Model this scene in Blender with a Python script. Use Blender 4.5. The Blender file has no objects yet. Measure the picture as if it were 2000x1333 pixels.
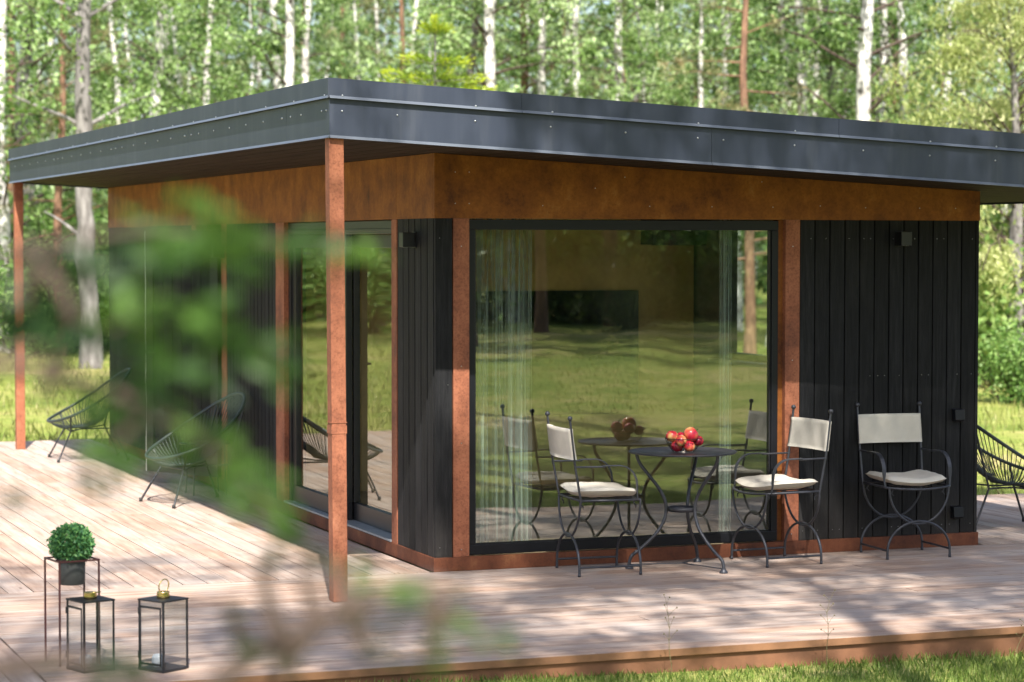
import bpy, bmesh, math, random
import numpy as np
from mathutils import Vector, Matrix
R = math.radians
scn = bpy.context.scene
COL = scn.collection

# ------------------------------------------------------------------ camera, sky, sun, exposure
CAMPOS = Vector((-4.7804, -13.8539, 1.9931))
YAW, PITCH, ROLL = R(-20.867), R(-2.293), R(-0.038)
cam = bpy.data.cameras.new("camera")
cam.sensor_width = 36.0
cam.lens = 85.03
cam.clip_start = 0.1
cam.clip_end = 2000
cam.dof.use_dof = True
cam.dof.focus_distance = 14.3
cam.dof.aperture_fstop = 2.8
camo = bpy.data.objects.new("camera", cam)
COL.objects.link(camo)
camo.location = CAMPOS
camo.rotation_euler = (R(90) + PITCH, ROLL, YAW)
scn.camera = camo

SUN = Vector((-0.21, -0.78, 1.0)).normalized()      # towards the sun
SUN_EL = math.asin(SUN.z)
SUN_AZ = math.atan2(SUN.x, SUN.y)                    # clockwise from +y
world = bpy.data.worlds.new("World")
scn.world = world
world.use_nodes = True
wn = world.node_tree
bg = wn.nodes["Background"]
sky = wn.nodes.new("ShaderNodeTexSky")
sky.sky_type = 'NISHITA'
sky.sun_disc = False
sky.sun_elevation = SUN_EL
sky.sun_rotation = SUN_AZ
sky.air_density = 1.0
sky.dust_density = 2.5
sky.ozone_density = 1.0
wn.links.new(sky.outputs[0], bg.inputs[0])
bg.inputs[1].default_value = 0.11
sun = bpy.data.lights.new("sun", 'SUN')
sun.energy = 5.0
sun.angle = R(0.53)
sun.color = (1.0, 0.95, 0.87)
suno = bpy.data.objects.new("sun", sun)
COL.objects.link(suno)
suno.rotation_euler = (-SUN).to_track_quat('-Z', 'Y').to_euler()
suno.location = SUN * 60

scn.view_settings.view_transform = 'Standard'
scn.view_settings.look = 'None'
scn.view_settings.gamma = 1
scn.view_settings.exposure = 1.27
scn.cycles.use_denoising = True
scn.cycles.max_bounces = 8
scn.cycles.diffuse_bounces = 3
scn.cycles.glossy_bounces = 4
scn.cycles.transmission_bounces = 4
scn.cycles.transparent_max_bounces = 12
scn.cycles.caustics_reflective = False
scn.cycles.caustics_refractive = False
scn.cycles.sample_clamp_indirect = 6

# camera axes, used only to turn a bearing seen in the photo into a place on the ground
FPX = 4724.0
_fw = Vector((-math.sin(YAW), math.cos(YAW), 0)) * math.cos(PITCH) + Vector((0, 0, math.sin(PITCH)))
_rt = Vector((math.cos(YAW), math.sin(YAW), 0))
_up = _rt.cross(_fw)
def at(u, v, depth):
    return CAMPOS + (_fw + _rt * ((u - 1000) / FPX) + _up * ((666.5 - v) / FPX)) * depth

# ------------------------------------------------------------------ ground height
def gz(x, y):
    z = -0.115 - 0.019 * min(max(x, -4.5), 4.0)
    if y < -4:
        z += 0.019 * (-4 - y)
    if y > 14:
        z = -0.2 + 0.004 * (y - 14)
    return z

# ------------------------------------------------------------------ materials
def newmat(name):
    m = bpy.data.materials.new(name)
    m.use_nodes = True
    nt = m.node_tree
    b = nt.nodes["Principled BSDF"]
    return m, nt, b
def N(nt, t, **kw):
    n = nt.nodes.new(t)
    for k, v in kw.items():
        if k in n.inputs.keys() if hasattr(n.inputs, 'keys') else False:
            n.inputs[k].default_value = v
        else:
            setattr(n, k, v)
    return n
def coords(nt, scale=(1, 1, 1), kind='Object', rot=(0, 0, 0)):
    tc = nt.nodes.new("ShaderNodeTexCoord")
    mp = nt.nodes.new("ShaderNodeMapping")
    mp.inputs['Scale'].default_value = scale
    mp.inputs['Rotation'].default_value = rot
    nt.links.new(tc.outputs[kind], mp.inputs[0])
    return mp.outputs[0]
def noise(nt, vec, scale, detail=4, rough=0.55):
    n = nt.nodes.new("ShaderNodeTexNoise")
    n.inputs['Scale'].default_value = scale
    n.inputs['Detail'].default_value = detail
    n.inputs['Roughness'].default_value = rough
    if vec is not None:
        nt.links.new(vec, n.inputs['Vector'])
    return n.outputs['Fac']
def ramp(nt, fac, stops):
    r = nt.nodes.new("ShaderNodeValToRGB")
    els = r.color_ramp.elements
    while len(els) < len(stops):
        els.new(0.5)
    for e, (p, c) in zip(els, stops):
        e.position = p
        e.color = (*c, 1) if len(c) == 3 else c
    nt.links.new(fac, r.inputs[0])
    return r.outputs[0]
def mixc(nt, a, b, fac, mode='MIX'):
    m = nt.nodes.new("ShaderNodeMix")
    m.data_type = 'RGBA'
    m.blend_type = mode
    for sock, v in ((m.inputs[0], fac), (m.inputs[6], a), (m.inputs[7], b)):
        if isinstance(v, (int, float)):
            sock.default_value = v
        elif isinstance(v, tuple):
            sock.default_value = (*v, 1)
        else:
            nt.links.new(v, sock)
    return m.outputs[2]
def mathn(nt, op, a, b=0.5):
    m = nt.nodes.new("ShaderNodeMath")
    m.operation = op
    for i, v in ((0, a), (1, b)):
        if isinstance(v, (int, float)):
            m.inputs[i].default_value = v
        else:
            nt.links.new(v, m.inputs[i])
    return m.outputs[0]
def bump(nt, b, h, dist=0.01, strength=0.5):
    n = nt.nodes.new("ShaderNodeBump")
    n.inputs['Distance'].default_value = dist
    n.inputs['Strength'].default_value = strength
    nt.links.new(h, n.inputs['Height'])
    nt.links.new(n.outputs[0], b.inputs['Normal'])
def attr(nt, name):
    a = nt.nodes.new("ShaderNodeAttribute")
    a.attribute_name = name
    return a.outputs['Fac']

MAT = {}
def simple(key, color, rough=0.5, metal=0.0, var=0.15, scale=8.0, bumpd=0.0, spec=0.5):
    m, nt, b = newmat(key)
    v = coords(nt)
    f = noise(nt, v, scale, 5)
    c1 = tuple(c * (1 - var) for c in color)
    c2 = tuple(min(1, c * (1 + var)) for c in color)
    nt.links.new(ramp(nt, f, [(0.3, c1), (0.7, c2)]), b.inputs['Base Color'])
    b.inputs['Roughness'].default_value = rough
    b.inputs['Metallic'].default_value = metal
    b.inputs['Specular IOR Level'].default_value = spec
    if bumpd:
        bump(nt, b, noise(nt, v, scale * 12, 3), bumpd, 0.4)
    MAT[key] = m
    return m

def mk_corten(key, base_shift=1.0, cols=None, spot=0.5):
    m, nt, b = newmat(key)
    cols = cols or ((0.075, 0.022, 0.007), (0.185, 0.058, 0.010), (0.26, 0.090, 0.014), (0.36, 0.17, 0.055))
    v = coords(nt)
    vs = coords(nt, (3, 3, 0.8))
    n1 = noise(nt, v, 3.2, 9, 0.72)
    n2 = noise(nt, vs, 2.2, 7, 0.7)
    n3 = noise(nt, v, 70, 4, 0.7)
    f = mathn(nt, 'ADD', mathn(nt, 'MULTIPLY', n1, 0.72), mathn(nt, 'MULTIPLY', n2, 0.28))
    k = base_shift
    c = ramp(nt, f, [(p, tuple(q * k for q in cc)) for p, cc in zip((0.34, 0.46, 0.56, 0.68), cols)])
    sp = ramp(nt, n3, [(0.32, (0.55, 0.50, 0.48)), (0.5, (1, 1, 1)), (0.72, (1.2, 1.2, 1.2))])
    nt.links.new(mixc(nt, c, sp, spot, 'MULTIPLY'), b.inputs['Base Color'])
    b.inputs['Roughness'].default_value = 0.72
    b.inputs['Specular IOR Level'].default_value = 0.35
    bump(nt, b, n3, 0.002, 0.5)
    MAT[key] = m
mk_corten('corten', 1.0)
mk_corten('corten_post', 0.95, ((0.13, 0.046, 0.028), (0.26, 0.090, 0.046), (0.35, 0.128, 0.066), (0.42, 0.18, 0.10)), 0.75)
mk_corten('corten_plinth', 1.0, ((0.06, 0.020, 0.012), (0.125, 0.040, 0.018), (0.17, 0.055, 0.024), (0.26, 0.11, 0.045)), 0.5)

def mk_clad(key, axis):
    m, nt, b = newmat(key)
    v = coords(nt, (9, 9, 0.7))
    g = noise(nt, v, 5, 6, 0.65)
    t = attr(nt, 'tint')
    c = ramp(nt, g, [(0.3, (0.0028, 0.003, 0.0036)), (0.5, (0.0075, 0.0078, 0.0088)), (0.72, (0.017, 0.0172, 0.0182))])
    w = noise(nt, coords(nt, (2.2, 2.2, 0.6)), 2.2, 5, 0.7)
    c = mixc(nt, c, (0.032, 0.031, 0.031), ramp(nt, w, [(0.52, (0, 0, 0)), (0.8, (0.5, 0.5, 0.5))]))
    # rain splash and dust just above the deck
    sx = nt.nodes.new("ShaderNodeSeparateXYZ"); nt.links.new(coords(nt), sx.inputs[0])
    dz = mathn(nt, 'MULTIPLY', ramp(nt, sx.outputs[2], [(0.09, (1, 1, 1)), (0.42, (0, 0, 0))]), noise(nt, coords(nt, (30, 30, 12)), 1.0, 6, 0.75))
    c = mixc(nt, c, (0.060, 0.052, 0.046), mathn(nt, 'MULTIPLY', dz, 0.7))
    tt = mathn(nt, 'ADD', mathn(nt, 'MULTIPLY', t, 0.8), 0.6)
    mm = nt.nodes.new("ShaderNodeVectorMath"); mm.operation = 'SCALE'
    nt.links.new(c, mm.inputs[0]); nt.links.new(tt, mm.inputs['Scale'])
    nt.links.new(mm.outputs[0], b.inputs['Base Color'])
    b.inputs['Roughness'].default_value = 0.7
    b.inputs['Specular IOR Level'].default_value = 0.22
    bump(nt, b, g, 0.006, 0.7)
    MAT[key] = m
mk_clad('cladding', 0)

def mk_deck(key, along):
    m, nt, b = newmat(key)
    s = (0.55, 9, 9) if along == 'x' else (9, 0.55, 9)
    v = coords(nt, s)
    t = attr(nt, 'tint')
    # shift the grain for each board so that it never runs on into the next one
    cx = nt.nodes.new("ShaderNodeCombineXYZ")
    nt.links.new(mathn(nt, 'MULTIPLY', t, 53.0), cx.inputs[0])
    nt.links.new(mathn(nt, 'MULTIPLY', t, 31.0), cx.inputs[1])
    ad = nt.nodes.new("ShaderNodeVectorMath"); ad.operation = 'ADD'
    nt.links.new(v, ad.inputs[0]); nt.links.new(cx.outputs[0], ad.inputs[1])
    g = noise(nt, ad.outputs[0], 2.2, 7, 0.68)
    w = noise(nt, coords(nt, (1, 1, 1)), 1.6, 5, 0.6)
    c = ramp(nt, g, [(0.25, (0.15, 0.098, 0.075)), (0.40, (0.33, 0.24, 0.19)), (0.55, (0.43, 0.335, 0.275)), (0.75, (0.54, 0.455, 0.39))])
    tc = ramp(nt, t, [(0.0, (0.84, 0.74, 0.68)), (0.3, (0.98, 0.92, 0.88)), (0.65, (0.98, 0.98, 1.0)), (1.0, (1.06, 1.07, 1.09))])
    c = mixc(nt, c, tc, 0.85, 'MULTIPLY')
    c = mixc(nt, c, (0.33, 0.295, 0.28), ramp(nt, w, [(0.47, (0, 0, 0)), (0.7, (0.7, 0.7, 0.7))]))
    st = noise(nt, coords(nt, (0.5, 3, 1) if along == 'x' else (3, 0.5, 1)), 1.6, 6, 0.7)
    c = mixc(nt, c, (0.15, 0.12, 0.11), ramp(nt, st, [(0.58, (0, 0, 0)), (0.78, (0.55, 0.55, 0.55))]))
    # knots
    kn = nt.nodes.new("ShaderNodeTexVoronoi")
    kn.inputs['Scale'].default_value = 1.0
    kv = coords(nt, (2.2, 8, 1) if along == 'x' else (8, 2.2, 1))
    nt.links.new(kv, kn.inputs['Vector'])
    kf = ramp(nt, kn.outputs['Distance'], [(0.035, (0.75, 0.75, 0.75)), (0.085, (0, 0, 0))])
    c = mixc(nt, c, (0.10, 0.06, 0.045), kf)
    nt.links.new(c, b.inputs['Base Color'])
    b.inputs['Roughness'].default_value = 0.72
    b.inputs['Specular IOR Level'].default_value = 0.25
    bump(nt, b, g, 0.004, 0.35)
    MAT[key] = m
mk_deck('deck_x', 'x')
mk_deck('deck_y', 'y')

def mk_glass(key, ior=1.9, tint=(0.86, 0.92, 0.88), wavy=0.003):
    m = bpy.data.materials.new(key)
    m.use_nodes = True
    nt = m.node_tree
    nt.nodes.clear()
    out = nt.nodes.new("ShaderNodeOutputMaterial")
    fr = nt.nodes.new("ShaderNodeFresnel"); fr.inputs[0].default_value = ior
    tr = nt.nodes.new("ShaderNodeBsdfTransparent"); tr.inputs[0].default_value = (*tint, 1)
    gl = nt.nodes.new("ShaderNodeBsdfGlossy"); gl.inputs['Roughness'].default_value = 0.0
    gl.inputs[0].default_value = (0.97, 1.0, 0.95, 1)
    mx = nt.nodes.new("ShaderNodeMixShader")
    if wavy:
        bp = nt.nodes.new("ShaderNodeBump")
        bp.inputs['Distance'].default_value = wavy
        bp.inputs['Strength'].default_value = 1.0
        nt.links.new(noise(nt, coords(nt), 0.9, 1), bp.inputs['Height'])
        nt.links.new(bp.outputs[0], gl.inputs['Normal'])
    # the inner face of a sheet mirrors no more than the outer one
    geo = nt.nodes.new("ShaderNodeNewGeometry")
    f = mathn(nt, 'MULTIPLY', fr.outputs[0], mathn(nt, 'SUBTRACT', 1.0, geo.outputs['Backfacing']))
    nt.links.new(f, mx.inputs[0])
    nt.links.new(tr.outputs[0], mx.inputs[1]); nt.links.new(gl.outputs[0], mx.inputs[2])
    nt.links.new(mx.outputs[0], out.inputs[0])
    MAT[key] = m
mk_glass('window_glass', 3.0, (0.93, 0.97, 0.94))
mk_glass('lantern_glass', 1.5, (0.96, 0.97, 0.97), 0)

def mk_fascia():
    m, nt, b = newmat('fascia')
    st = noise(nt, coords(nt, (7, 7, 0.5)), 1.0, 5, 0.6)
    nt.links.new(ramp(nt, st, [(0.3, (0.023, 0.030, 0.049)), (0.55, (0.031, 0.039, 0.060)), (0.75, (0.052, 0.060, 0.080))]), b.inputs['Base Color'])
    b.inputs['Roughness'].default_value = 0.46
    b.inputs['Specular IOR Level'].default_value = 0.42
    bump(nt, b, noise(nt, coords(nt, (1.4, 1.4, 0.8)), 1.0, 2), 0.02, 0.35)
    MAT['fascia'] = m
mk_fascia()
simple('drip_edge', (0.10, 0.115, 0.14), 0.4, 0.2, 0.08, 4)
simple('screw', (0.45, 0.46, 0.48), 0.3, 0.9, 0.1)
simple('roof_felt', (0.05, 0.05, 0.05), 0.9)
simple('frame_black', (0.006, 0.0065, 0.009), 0.4, 0, 0.1, 5, 0, 0.3)
simple('frame_grey', (0.014, 0.014, 0.016), 0.36, 0, 0.1, 5, 0, 0.35)
simple('alu_edge', (0.55, 0.58, 0.62), 0.3, 0.8, 0.05)
simple('zinc', (0.40, 0.43, 0.46), 0.42, 0.6, 0.15, 12)
simple('lamp_black', (0.006, 0.006, 0.007), 0.4, 0, 0.1)
simple('iron', (0.050, 0.052, 0.062), 0.42, 0.35, 0.25, 20, 0.0008)
simple('iron_dark', (0.035, 0.035, 0.042), 0.45, 0.3, 0.25, 20, 0.0008)
simple('canvas', (0.56, 0.52, 0.45), 0.9, 0, 0.05, 14, 0.0012, 0.15)
simple('canvas_back', (0.20, 0.17, 0.13), 0.9, 0, 0.1, 14, 0, 0.15)
simple('cord', (0.030, 0.040, 0.040), 0.45, 0, 0.2, 20)
simple('rubber', (0.02, 0.02, 0.02), 0.7)
simple('brass', (0.64, 0.50, 0.20), 0.22, 0.95, 0.1)
simple('lantern_metal', (0.012, 0.012, 0.014), 0.5, 0, 0.2)
simple('lantern_white', (0.34, 0.36, 0.39), 0.5, 0, 0.2, 30)
simple('stand_red', (0.07, 0.022, 0.022), 0.5, 0.2, 0.2)
simple('pot', (0.045, 0.048, 0.046), 0.6, 0, 0.15, 6)
simple('soil', (0.03, 0.02, 0.015), 0.95)
simple('wire', (0.030, 0.024, 0.022), 0.45, 0.6, 0.2)
simple('wire_bright', (0.55, 0.5, 0.44), 0.35, 0.8, 0.2)
simple('plywood', (0.70, 0.45, 0.20), 0.6, 0, 0.22, 3)
simple('interior_dark', (0.22, 0.19, 0.16), 0.8, 0, 0.15)
simple('interior_floor', (0.40, 0.29, 0.19), 0.5, 0, 0.2, 4)
simple('black_board', (0.008, 0.009, 0.010), 0.3)
simple('stalk', (0.14, 0.12, 0.05), 0.8)
simple('deck_edge', (0.215, 0.105, 0.050), 0.75, 0, 0.3, 6, 0.002)
simple('deck_skirt', (0.19, 0.085, 0.042), 0.8, 0, 0.35, 5, 0.002)

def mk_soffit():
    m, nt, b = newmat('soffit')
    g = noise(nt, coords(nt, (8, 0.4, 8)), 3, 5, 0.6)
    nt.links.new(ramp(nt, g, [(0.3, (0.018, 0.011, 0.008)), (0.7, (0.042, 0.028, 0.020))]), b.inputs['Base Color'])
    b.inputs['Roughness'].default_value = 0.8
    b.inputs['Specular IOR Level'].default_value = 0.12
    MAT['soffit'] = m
mk_soffit()

def mk_sheer():
    m = bpy.data.materials.new('sheer'); m.use_nodes = True
    nt = m.node_tree; nt.nodes.clear()
    out = nt.nodes.new("ShaderNodeOutputMaterial")
    d = nt.nodes.new("ShaderNodeBsdfDiffuse"); d.inputs[0].default_value = (0.74, 0.80, 0.76, 1)
    t = nt.nodes.new("ShaderNodeBsdfTranslucent"); t.inputs[0].default_value = (0.7, 0.76, 0.72, 1)
    p = nt.nodes.new("ShaderNodeBsdfTransparent")
    a = nt.nodes.new("ShaderNodeMixShader"); a.inputs[0].default_value = 0.4
    nt.links.new(d.outputs[0], a.inputs[1]); nt.links.new(t.outputs[0], a.inputs[2])
    bmix = nt.nodes.new("ShaderNodeMixShader")
    f = noise(nt, coords(nt, (1, 1, 0.02)), 30, 2)
    nt.links.new(ramp(nt, f, [(0.42, (0.05, 0.05, 0.05)), (0.62, (0.48, 0.48, 0.48))]), bmix.inputs[0])
    nt.links.new(p.outputs[0], bmix.inputs[1]); nt.links.new(a.outputs[0], bmix.inputs[2])
    nt.links.new(bmix.outputs[0], out.inputs[0])
    MAT['sheer'] = m
mk_sheer()

def mk_leaf(key, dark, mid, light, trans=0.35, objvar=0.25):
    m, nt, b = newmat(key)
    t = attr(nt, 'tint')
    oi = nt.nodes.new("ShaderNodeObjectInfo")
    f = mathn(nt, 'ADD', t, mathn(nt, 'MULTIPLY', mathn(nt, 'SUBTRACT', oi.outputs['Random'], 0.5), objvar))
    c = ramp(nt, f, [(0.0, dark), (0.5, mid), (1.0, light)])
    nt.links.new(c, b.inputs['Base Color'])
    b.inputs['Roughness'].default_value = 0.5
    b.inputs['Specular IOR Level'].default_value = 0.35
    tr = nt.nodes.new("ShaderNodeBsdfTranslucent")
    hs = nt.nodes.new("ShaderNodeHueSaturation")
    hs.inputs['Value'].default_value = 1.5
    hs.inputs['Hue'].default_value = 0.485
    nt.links.new(c, hs.inputs['Color'])
    nt.links.new(hs.outputs[0], tr.inputs[0])
    mx = nt.nodes.new("ShaderNodeMixShader")
    mx.inputs[0].default_value = trans
    nt.links.new(b.outputs[0], mx.inputs[1]); nt.links.new(tr.outputs[0], mx.inputs[2])
    nt.links.new(mx.outputs[0], nt.nodes["Material Output"].inputs[0])
    MAT[key] = m
mk_leaf('birch_leaf', (0.045, 0.095, 0.022), (0.185, 0.30, 0.080), (0.42, 0.53, 0.27), 0.38)
mk_leaf('pine_leaf', (0.06, 0.09, 0.032), (0.16, 0.18, 0.075), (0.34, 0.29, 0.14), 0.2)
mk_leaf('willow_leaf', (0.15, 0.20, 0.05), (0.34, 0.39, 0.13), (0.54, 0.55, 0.28), 0.4)
mk_leaf('fir_leaf', (0.05, 0.12, 0.02), (0.20, 0.29, 0.025), (0.42, 0.48, 0.03), 0.3)
mk_leaf('bush_leaf', (0.05, 0.11, 0.022), (0.15, 0.27, 0.06), (0.32, 0.44, 0.15), 0.38)
mk_leaf('front_leaf', (0.008, 0.026, 0.008), (0.032, 0.082, 0.014), (0.085, 0.165, 0.026), 0.33, 0.0)
mk_leaf('shaded_leaf', (0.02, 0.045, 0.012), (0.05, 0.09, 0.02), (0.13, 0.16, 0.035), 0.25)  # bush green darkened: shade of the mirrored wood edge put into the colour
mk_leaf('box_leaf', (0.025, 0.10, 0.045), (0.08, 0.22, 0.075), (0.19, 0.38, 0.11), 0.25, 0.0)
mk_leaf('grass', (0.08, 0.15, 0.025), (0.21, 0.31, 0.06), (0.44, 0.48, 0.19), 0.35, 0.0)
mk_leaf('dry_grass', (0.12, 0.16, 0.035), (0.29, 0.32, 0.085), (0.52, 0.47, 0.24), 0.35, 0.0)
mk_leaf('far_leaf', (0.025, 0.055, 0.015), (0.11, 0.19, 0.055), (0.34, 0.44, 0.21), 0.3, 0.0)

def mk_bark(key, stops, scale, stretch, bumpd=0.02):
    m, nt, b = newmat(key)
    f = noise(nt, coords(nt, stretch), scale, 6, 0.65)
    nt.links.new(ramp(nt, f, stops), b.inputs['Base Color'])
    b.inputs['Roughness'].default_value = 0.85
    bump(nt, b, f, bumpd, 0.6)
    MAT[key] = m
mk_bark('birch_bark', [(0.33, (0.025, 0.022, 0.020)), (0.43, (0.34, 0.32, 0.30)), (0.55, (0.68, 0.66, 0.63)), (0.8, (0.80, 0.79, 0.77))], 1.4, (2.2, 2.2, 3.0), 0.01)
mk_bark('grey_bark', [(0.3, (0.05, 0.045, 0.042)), (0.5, (0.17, 0.155, 0.15)), (0.72, (0.34, 0.32, 0.31))], 2.4, (3, 3, 0.8))
mk_bark('pine_bark', [(0.3, (0.05, 0.030, 0.022)), (0.5, (0.18, 0.095, 0.058)), (0.72, (0.34, 0.20, 0.125))], 2.4, (3, 3, 1.0))
mk_bark('twig', [(0.3, (0.03, 0.020, 0.016)), (0.7, (0.085, 0.055, 0.042))], 3, (3, 3, 3), 0.003)

def mk_lawn():
    m, nt, b = newmat('lawn')
    v = coords(nt)
    n1 = noise(nt, v, 0.22, 6, 0.62)
    n2 = noise(nt, v, 2.6, 6, 0.7)
    n3 = noise(nt, v, 45, 3, 0.7)
    f = mathn(nt, 'ADD', mathn(nt, 'MULTIPLY', n1, 0.6), mathn(nt, 'MULTIPLY', n2, 0.4))
    c = ramp(nt, f, [(0.36, (0.11, 0.17, 0.035)), (0.47, (0.24, 0.30, 0.065)), (0.55, (0.38, 0.37, 0.12)), (0.64, (0.48, 0.39, 0.21))])
    s = ramp(nt, n3, [(0.3, (0.45, 0.45, 0.45)), (0.6, (1.15, 1.15, 1.1))])
    nt.links.new(mixc(nt, c, s, 0.8, 'MULTIPLY'), b.inputs['Base Color'])
    b.inputs['Roughness'].default_value = 0.9
    b.inputs['Specular IOR Level'].default_value = 0.1
    bump(nt, b, n3, 0.05, 0.8)
    MAT['lawn'] = m
mk_lawn()

def mk_apple():
    m, nt, b = newmat('apple')
    v = coords(nt, (1, 1, 0.35))
    f = noise(nt, v, 26, 4, 0.6)
    g = noise(nt, coords(nt), 11, 2)
    oi = nt.nodes.new("ShaderNodeObjectInfo")
    k = mathn(nt, 'ADD', mathn(nt, 'MULTIPLY', f, 0.4), mathn(nt, 'ADD', mathn(nt, 'MULTIPLY', g, 0.6), mathn(nt, 'MULTIPLY', mathn(nt, 'SUBTRACT', oi.outputs['Random'], 0.5), 0.22)))
    nt.links.new(ramp(nt, k, [(0.36, (0.22, 0.006, 0.028)), (0.50, (0.46, 0.022, 0.040)), (0.59, (0.58, 0.11, 0.06)), (0.70, (0.70, 0.42, 0.15))]), b.inputs['Base Color'])
    b.inputs['Roughness'].default_value = 0.22
    MAT['apple'] = m
mk_apple()

# ------------------------------------------------------------------ mesh builder
class MB:
    def __init__(self):
        self.v = []; self.f = []; self.m = []; self.t = []; self.s = []
    def add(self, vs, fs, mi=0, tint=0.5, smooth=False):
        o = len(self.v)
        self.v += [tuple(v) for v in vs]
        for f in fs:
            self.f.append([i + o for i in f]); self.m.append(mi); self.t.append(tint); self.s.append(smooth)
        return self
    def box(self, x0, x1, y0, y1, z0, z1, mi=0, tint=0.5):
        vs = [(x0, y0, z0), (x1, y0, z0), (x1, y1, z0), (x0, y1, z0), (x0, y0, z1), (x1, y0, z1), (x1, y1, z1), (x0, y1, z1)]
        return self.add(vs, [(0, 3, 2, 1), (4, 5, 6, 7), (0, 1, 5, 4), (1, 2, 6, 5), (2, 3, 7, 6), (3, 0, 4, 7)], mi, tint)
    def hexa(self, b4, t4, mi=0, tint=0.5):
        vs = list(b4) + list(t4)
        return self.add(vs, [(0, 3, 2, 1), (4, 5, 6, 7), (0, 1, 5, 4), (1, 2, 6, 5), (2, 3, 7, 6), (3, 0, 4, 7)], mi, tint)
    def tube(self, pts, r, seg=8, mi=0, closed=False, tint=0.5, cap=True, flat=None):
        P = [Vector(p) for p in pts]
        n = len(P)
        rs = r if isinstance(r, (list, tuple)) else [r] * n
        T = []
        for i in range(n):
            if closed:
                t = P[(i + 1) % n] - P[i - 1]
            else:
                t = P[min(i + 1, n - 1)] - P[max(i - 1, 0)]
            T.append(t.normalized() if t.length > 1e-9 else Vector((0, 0, 1)))
        a = Vector((0, 0, 1)) if abs(T[0].z) < 0.9 else Vector((1, 0, 0))
        u = T[0].cross(a).normalized()
        vs = []
        for i in range(n):
            u = (u - T[i] * u.dot(T[i]))
            u = u.normalized() if u.length > 1e-9 else T[i].orthogonal().normalized()
            w = T[i].cross(u)
            for k in range(seg):
                ang = 2 * math.pi * k / seg
                vs.append(P[i] + (u * math.cos(ang) + w * math.sin(ang)) * rs[i])
        fs = []
        m = n if closed else n - 1
        for i in range(m):
            j = (i + 1) % n
            for k in range(seg):
                k2 = (k + 1) % seg
                fs.append((i * seg + k, i * seg + k2, j * seg + k2, j * seg + k))
        self.add(vs, fs, mi, tint, True)
        if cap and not closed:
            self.add([vs[k] for k in range(seg)], [tuple(range(seg))[::-1]], mi, tint)
            self.add([vs[(n - 1) * seg + k] for k in range(seg)], [tuple(range(seg))], mi, tint)
        return self
    def lathe(self, prof, c=(0, 0, 0), seg=20, mi=0, tint=0.5, smooth=True):
        vs = []
        for (r, z) in prof:
            for k in range(seg):
                a = 2 * math.pi * k / seg
                vs.append((c[0] + r * math.cos(a), c[1] + r * math.sin(a), c[2] + z))
        fs = []
        for i in range(len(prof) - 1):
            for k in range(seg):
                k2 = (k + 1) % seg
                fs.append((i * seg + k, i * seg + k2, (i + 1) * seg + k2, (i + 1) * seg + k))
        return self.add(vs, fs, mi, tint, smooth)
    def ball(self, c, r, seg=12, mi=0):
        prof = [(max(1e-5, r * math.sin(math.pi * i / 8)), -r * math.cos(math.pi * i / 8)) for i in range(9)]
        return self.lathe(prof, c, seg, mi)
    def build(self, name, mats, parent=None, bevel=0.0):
        me = bpy.data.meshes.new(name)
        me.from_pydata(self.v, [], self.f)
        for mm in ([mats] if isinstance(mats, str) else mats):
            me.materials.append(MAT[mm])
        me.polygons.foreach_set('material_index', self.m)
        me.polygons.foreach_set('use_smooth', self.s)
        a = me.attributes.new('tint', 'FLOAT', 'FACE')
        a.data.foreach_set('value', self.t)
        me.update()
        o = bpy.data.objects.new(name, me)
        COL.objects.link(o)
        if parent is not None:
            o.parent = parent
        if bevel:
            md = o.modifiers.new('bevel', 'BEVEL')
            md.width = bevel; md.segments = 2; md.limit_method = 'ANGLE'
        return o

def tag(o, label=None, cat=None, group=None, kind=None):
    if label: o['label'] = label
    if cat: o['category'] = cat
    if group: o['group'] = group
    if kind: o['kind'] = kind
    return o
def empty(name, loc=(0, 0, 0), rz=0.0):
    o = bpy.data.objects.new(name, None)
    o.empty_display_size = 0.1
    COL.objects.link(o)
    o.location = loc
    o.rotation_euler = (0, 0, rz)
    return o
def copy_tree(o, parent=None):
    c = o.copy(); COL.objects.link(c)
    if parent is not None:
        c.parent = parent
    for ch in [x for x in o.children]:
        copy_tree(ch, c)
    return c

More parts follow.
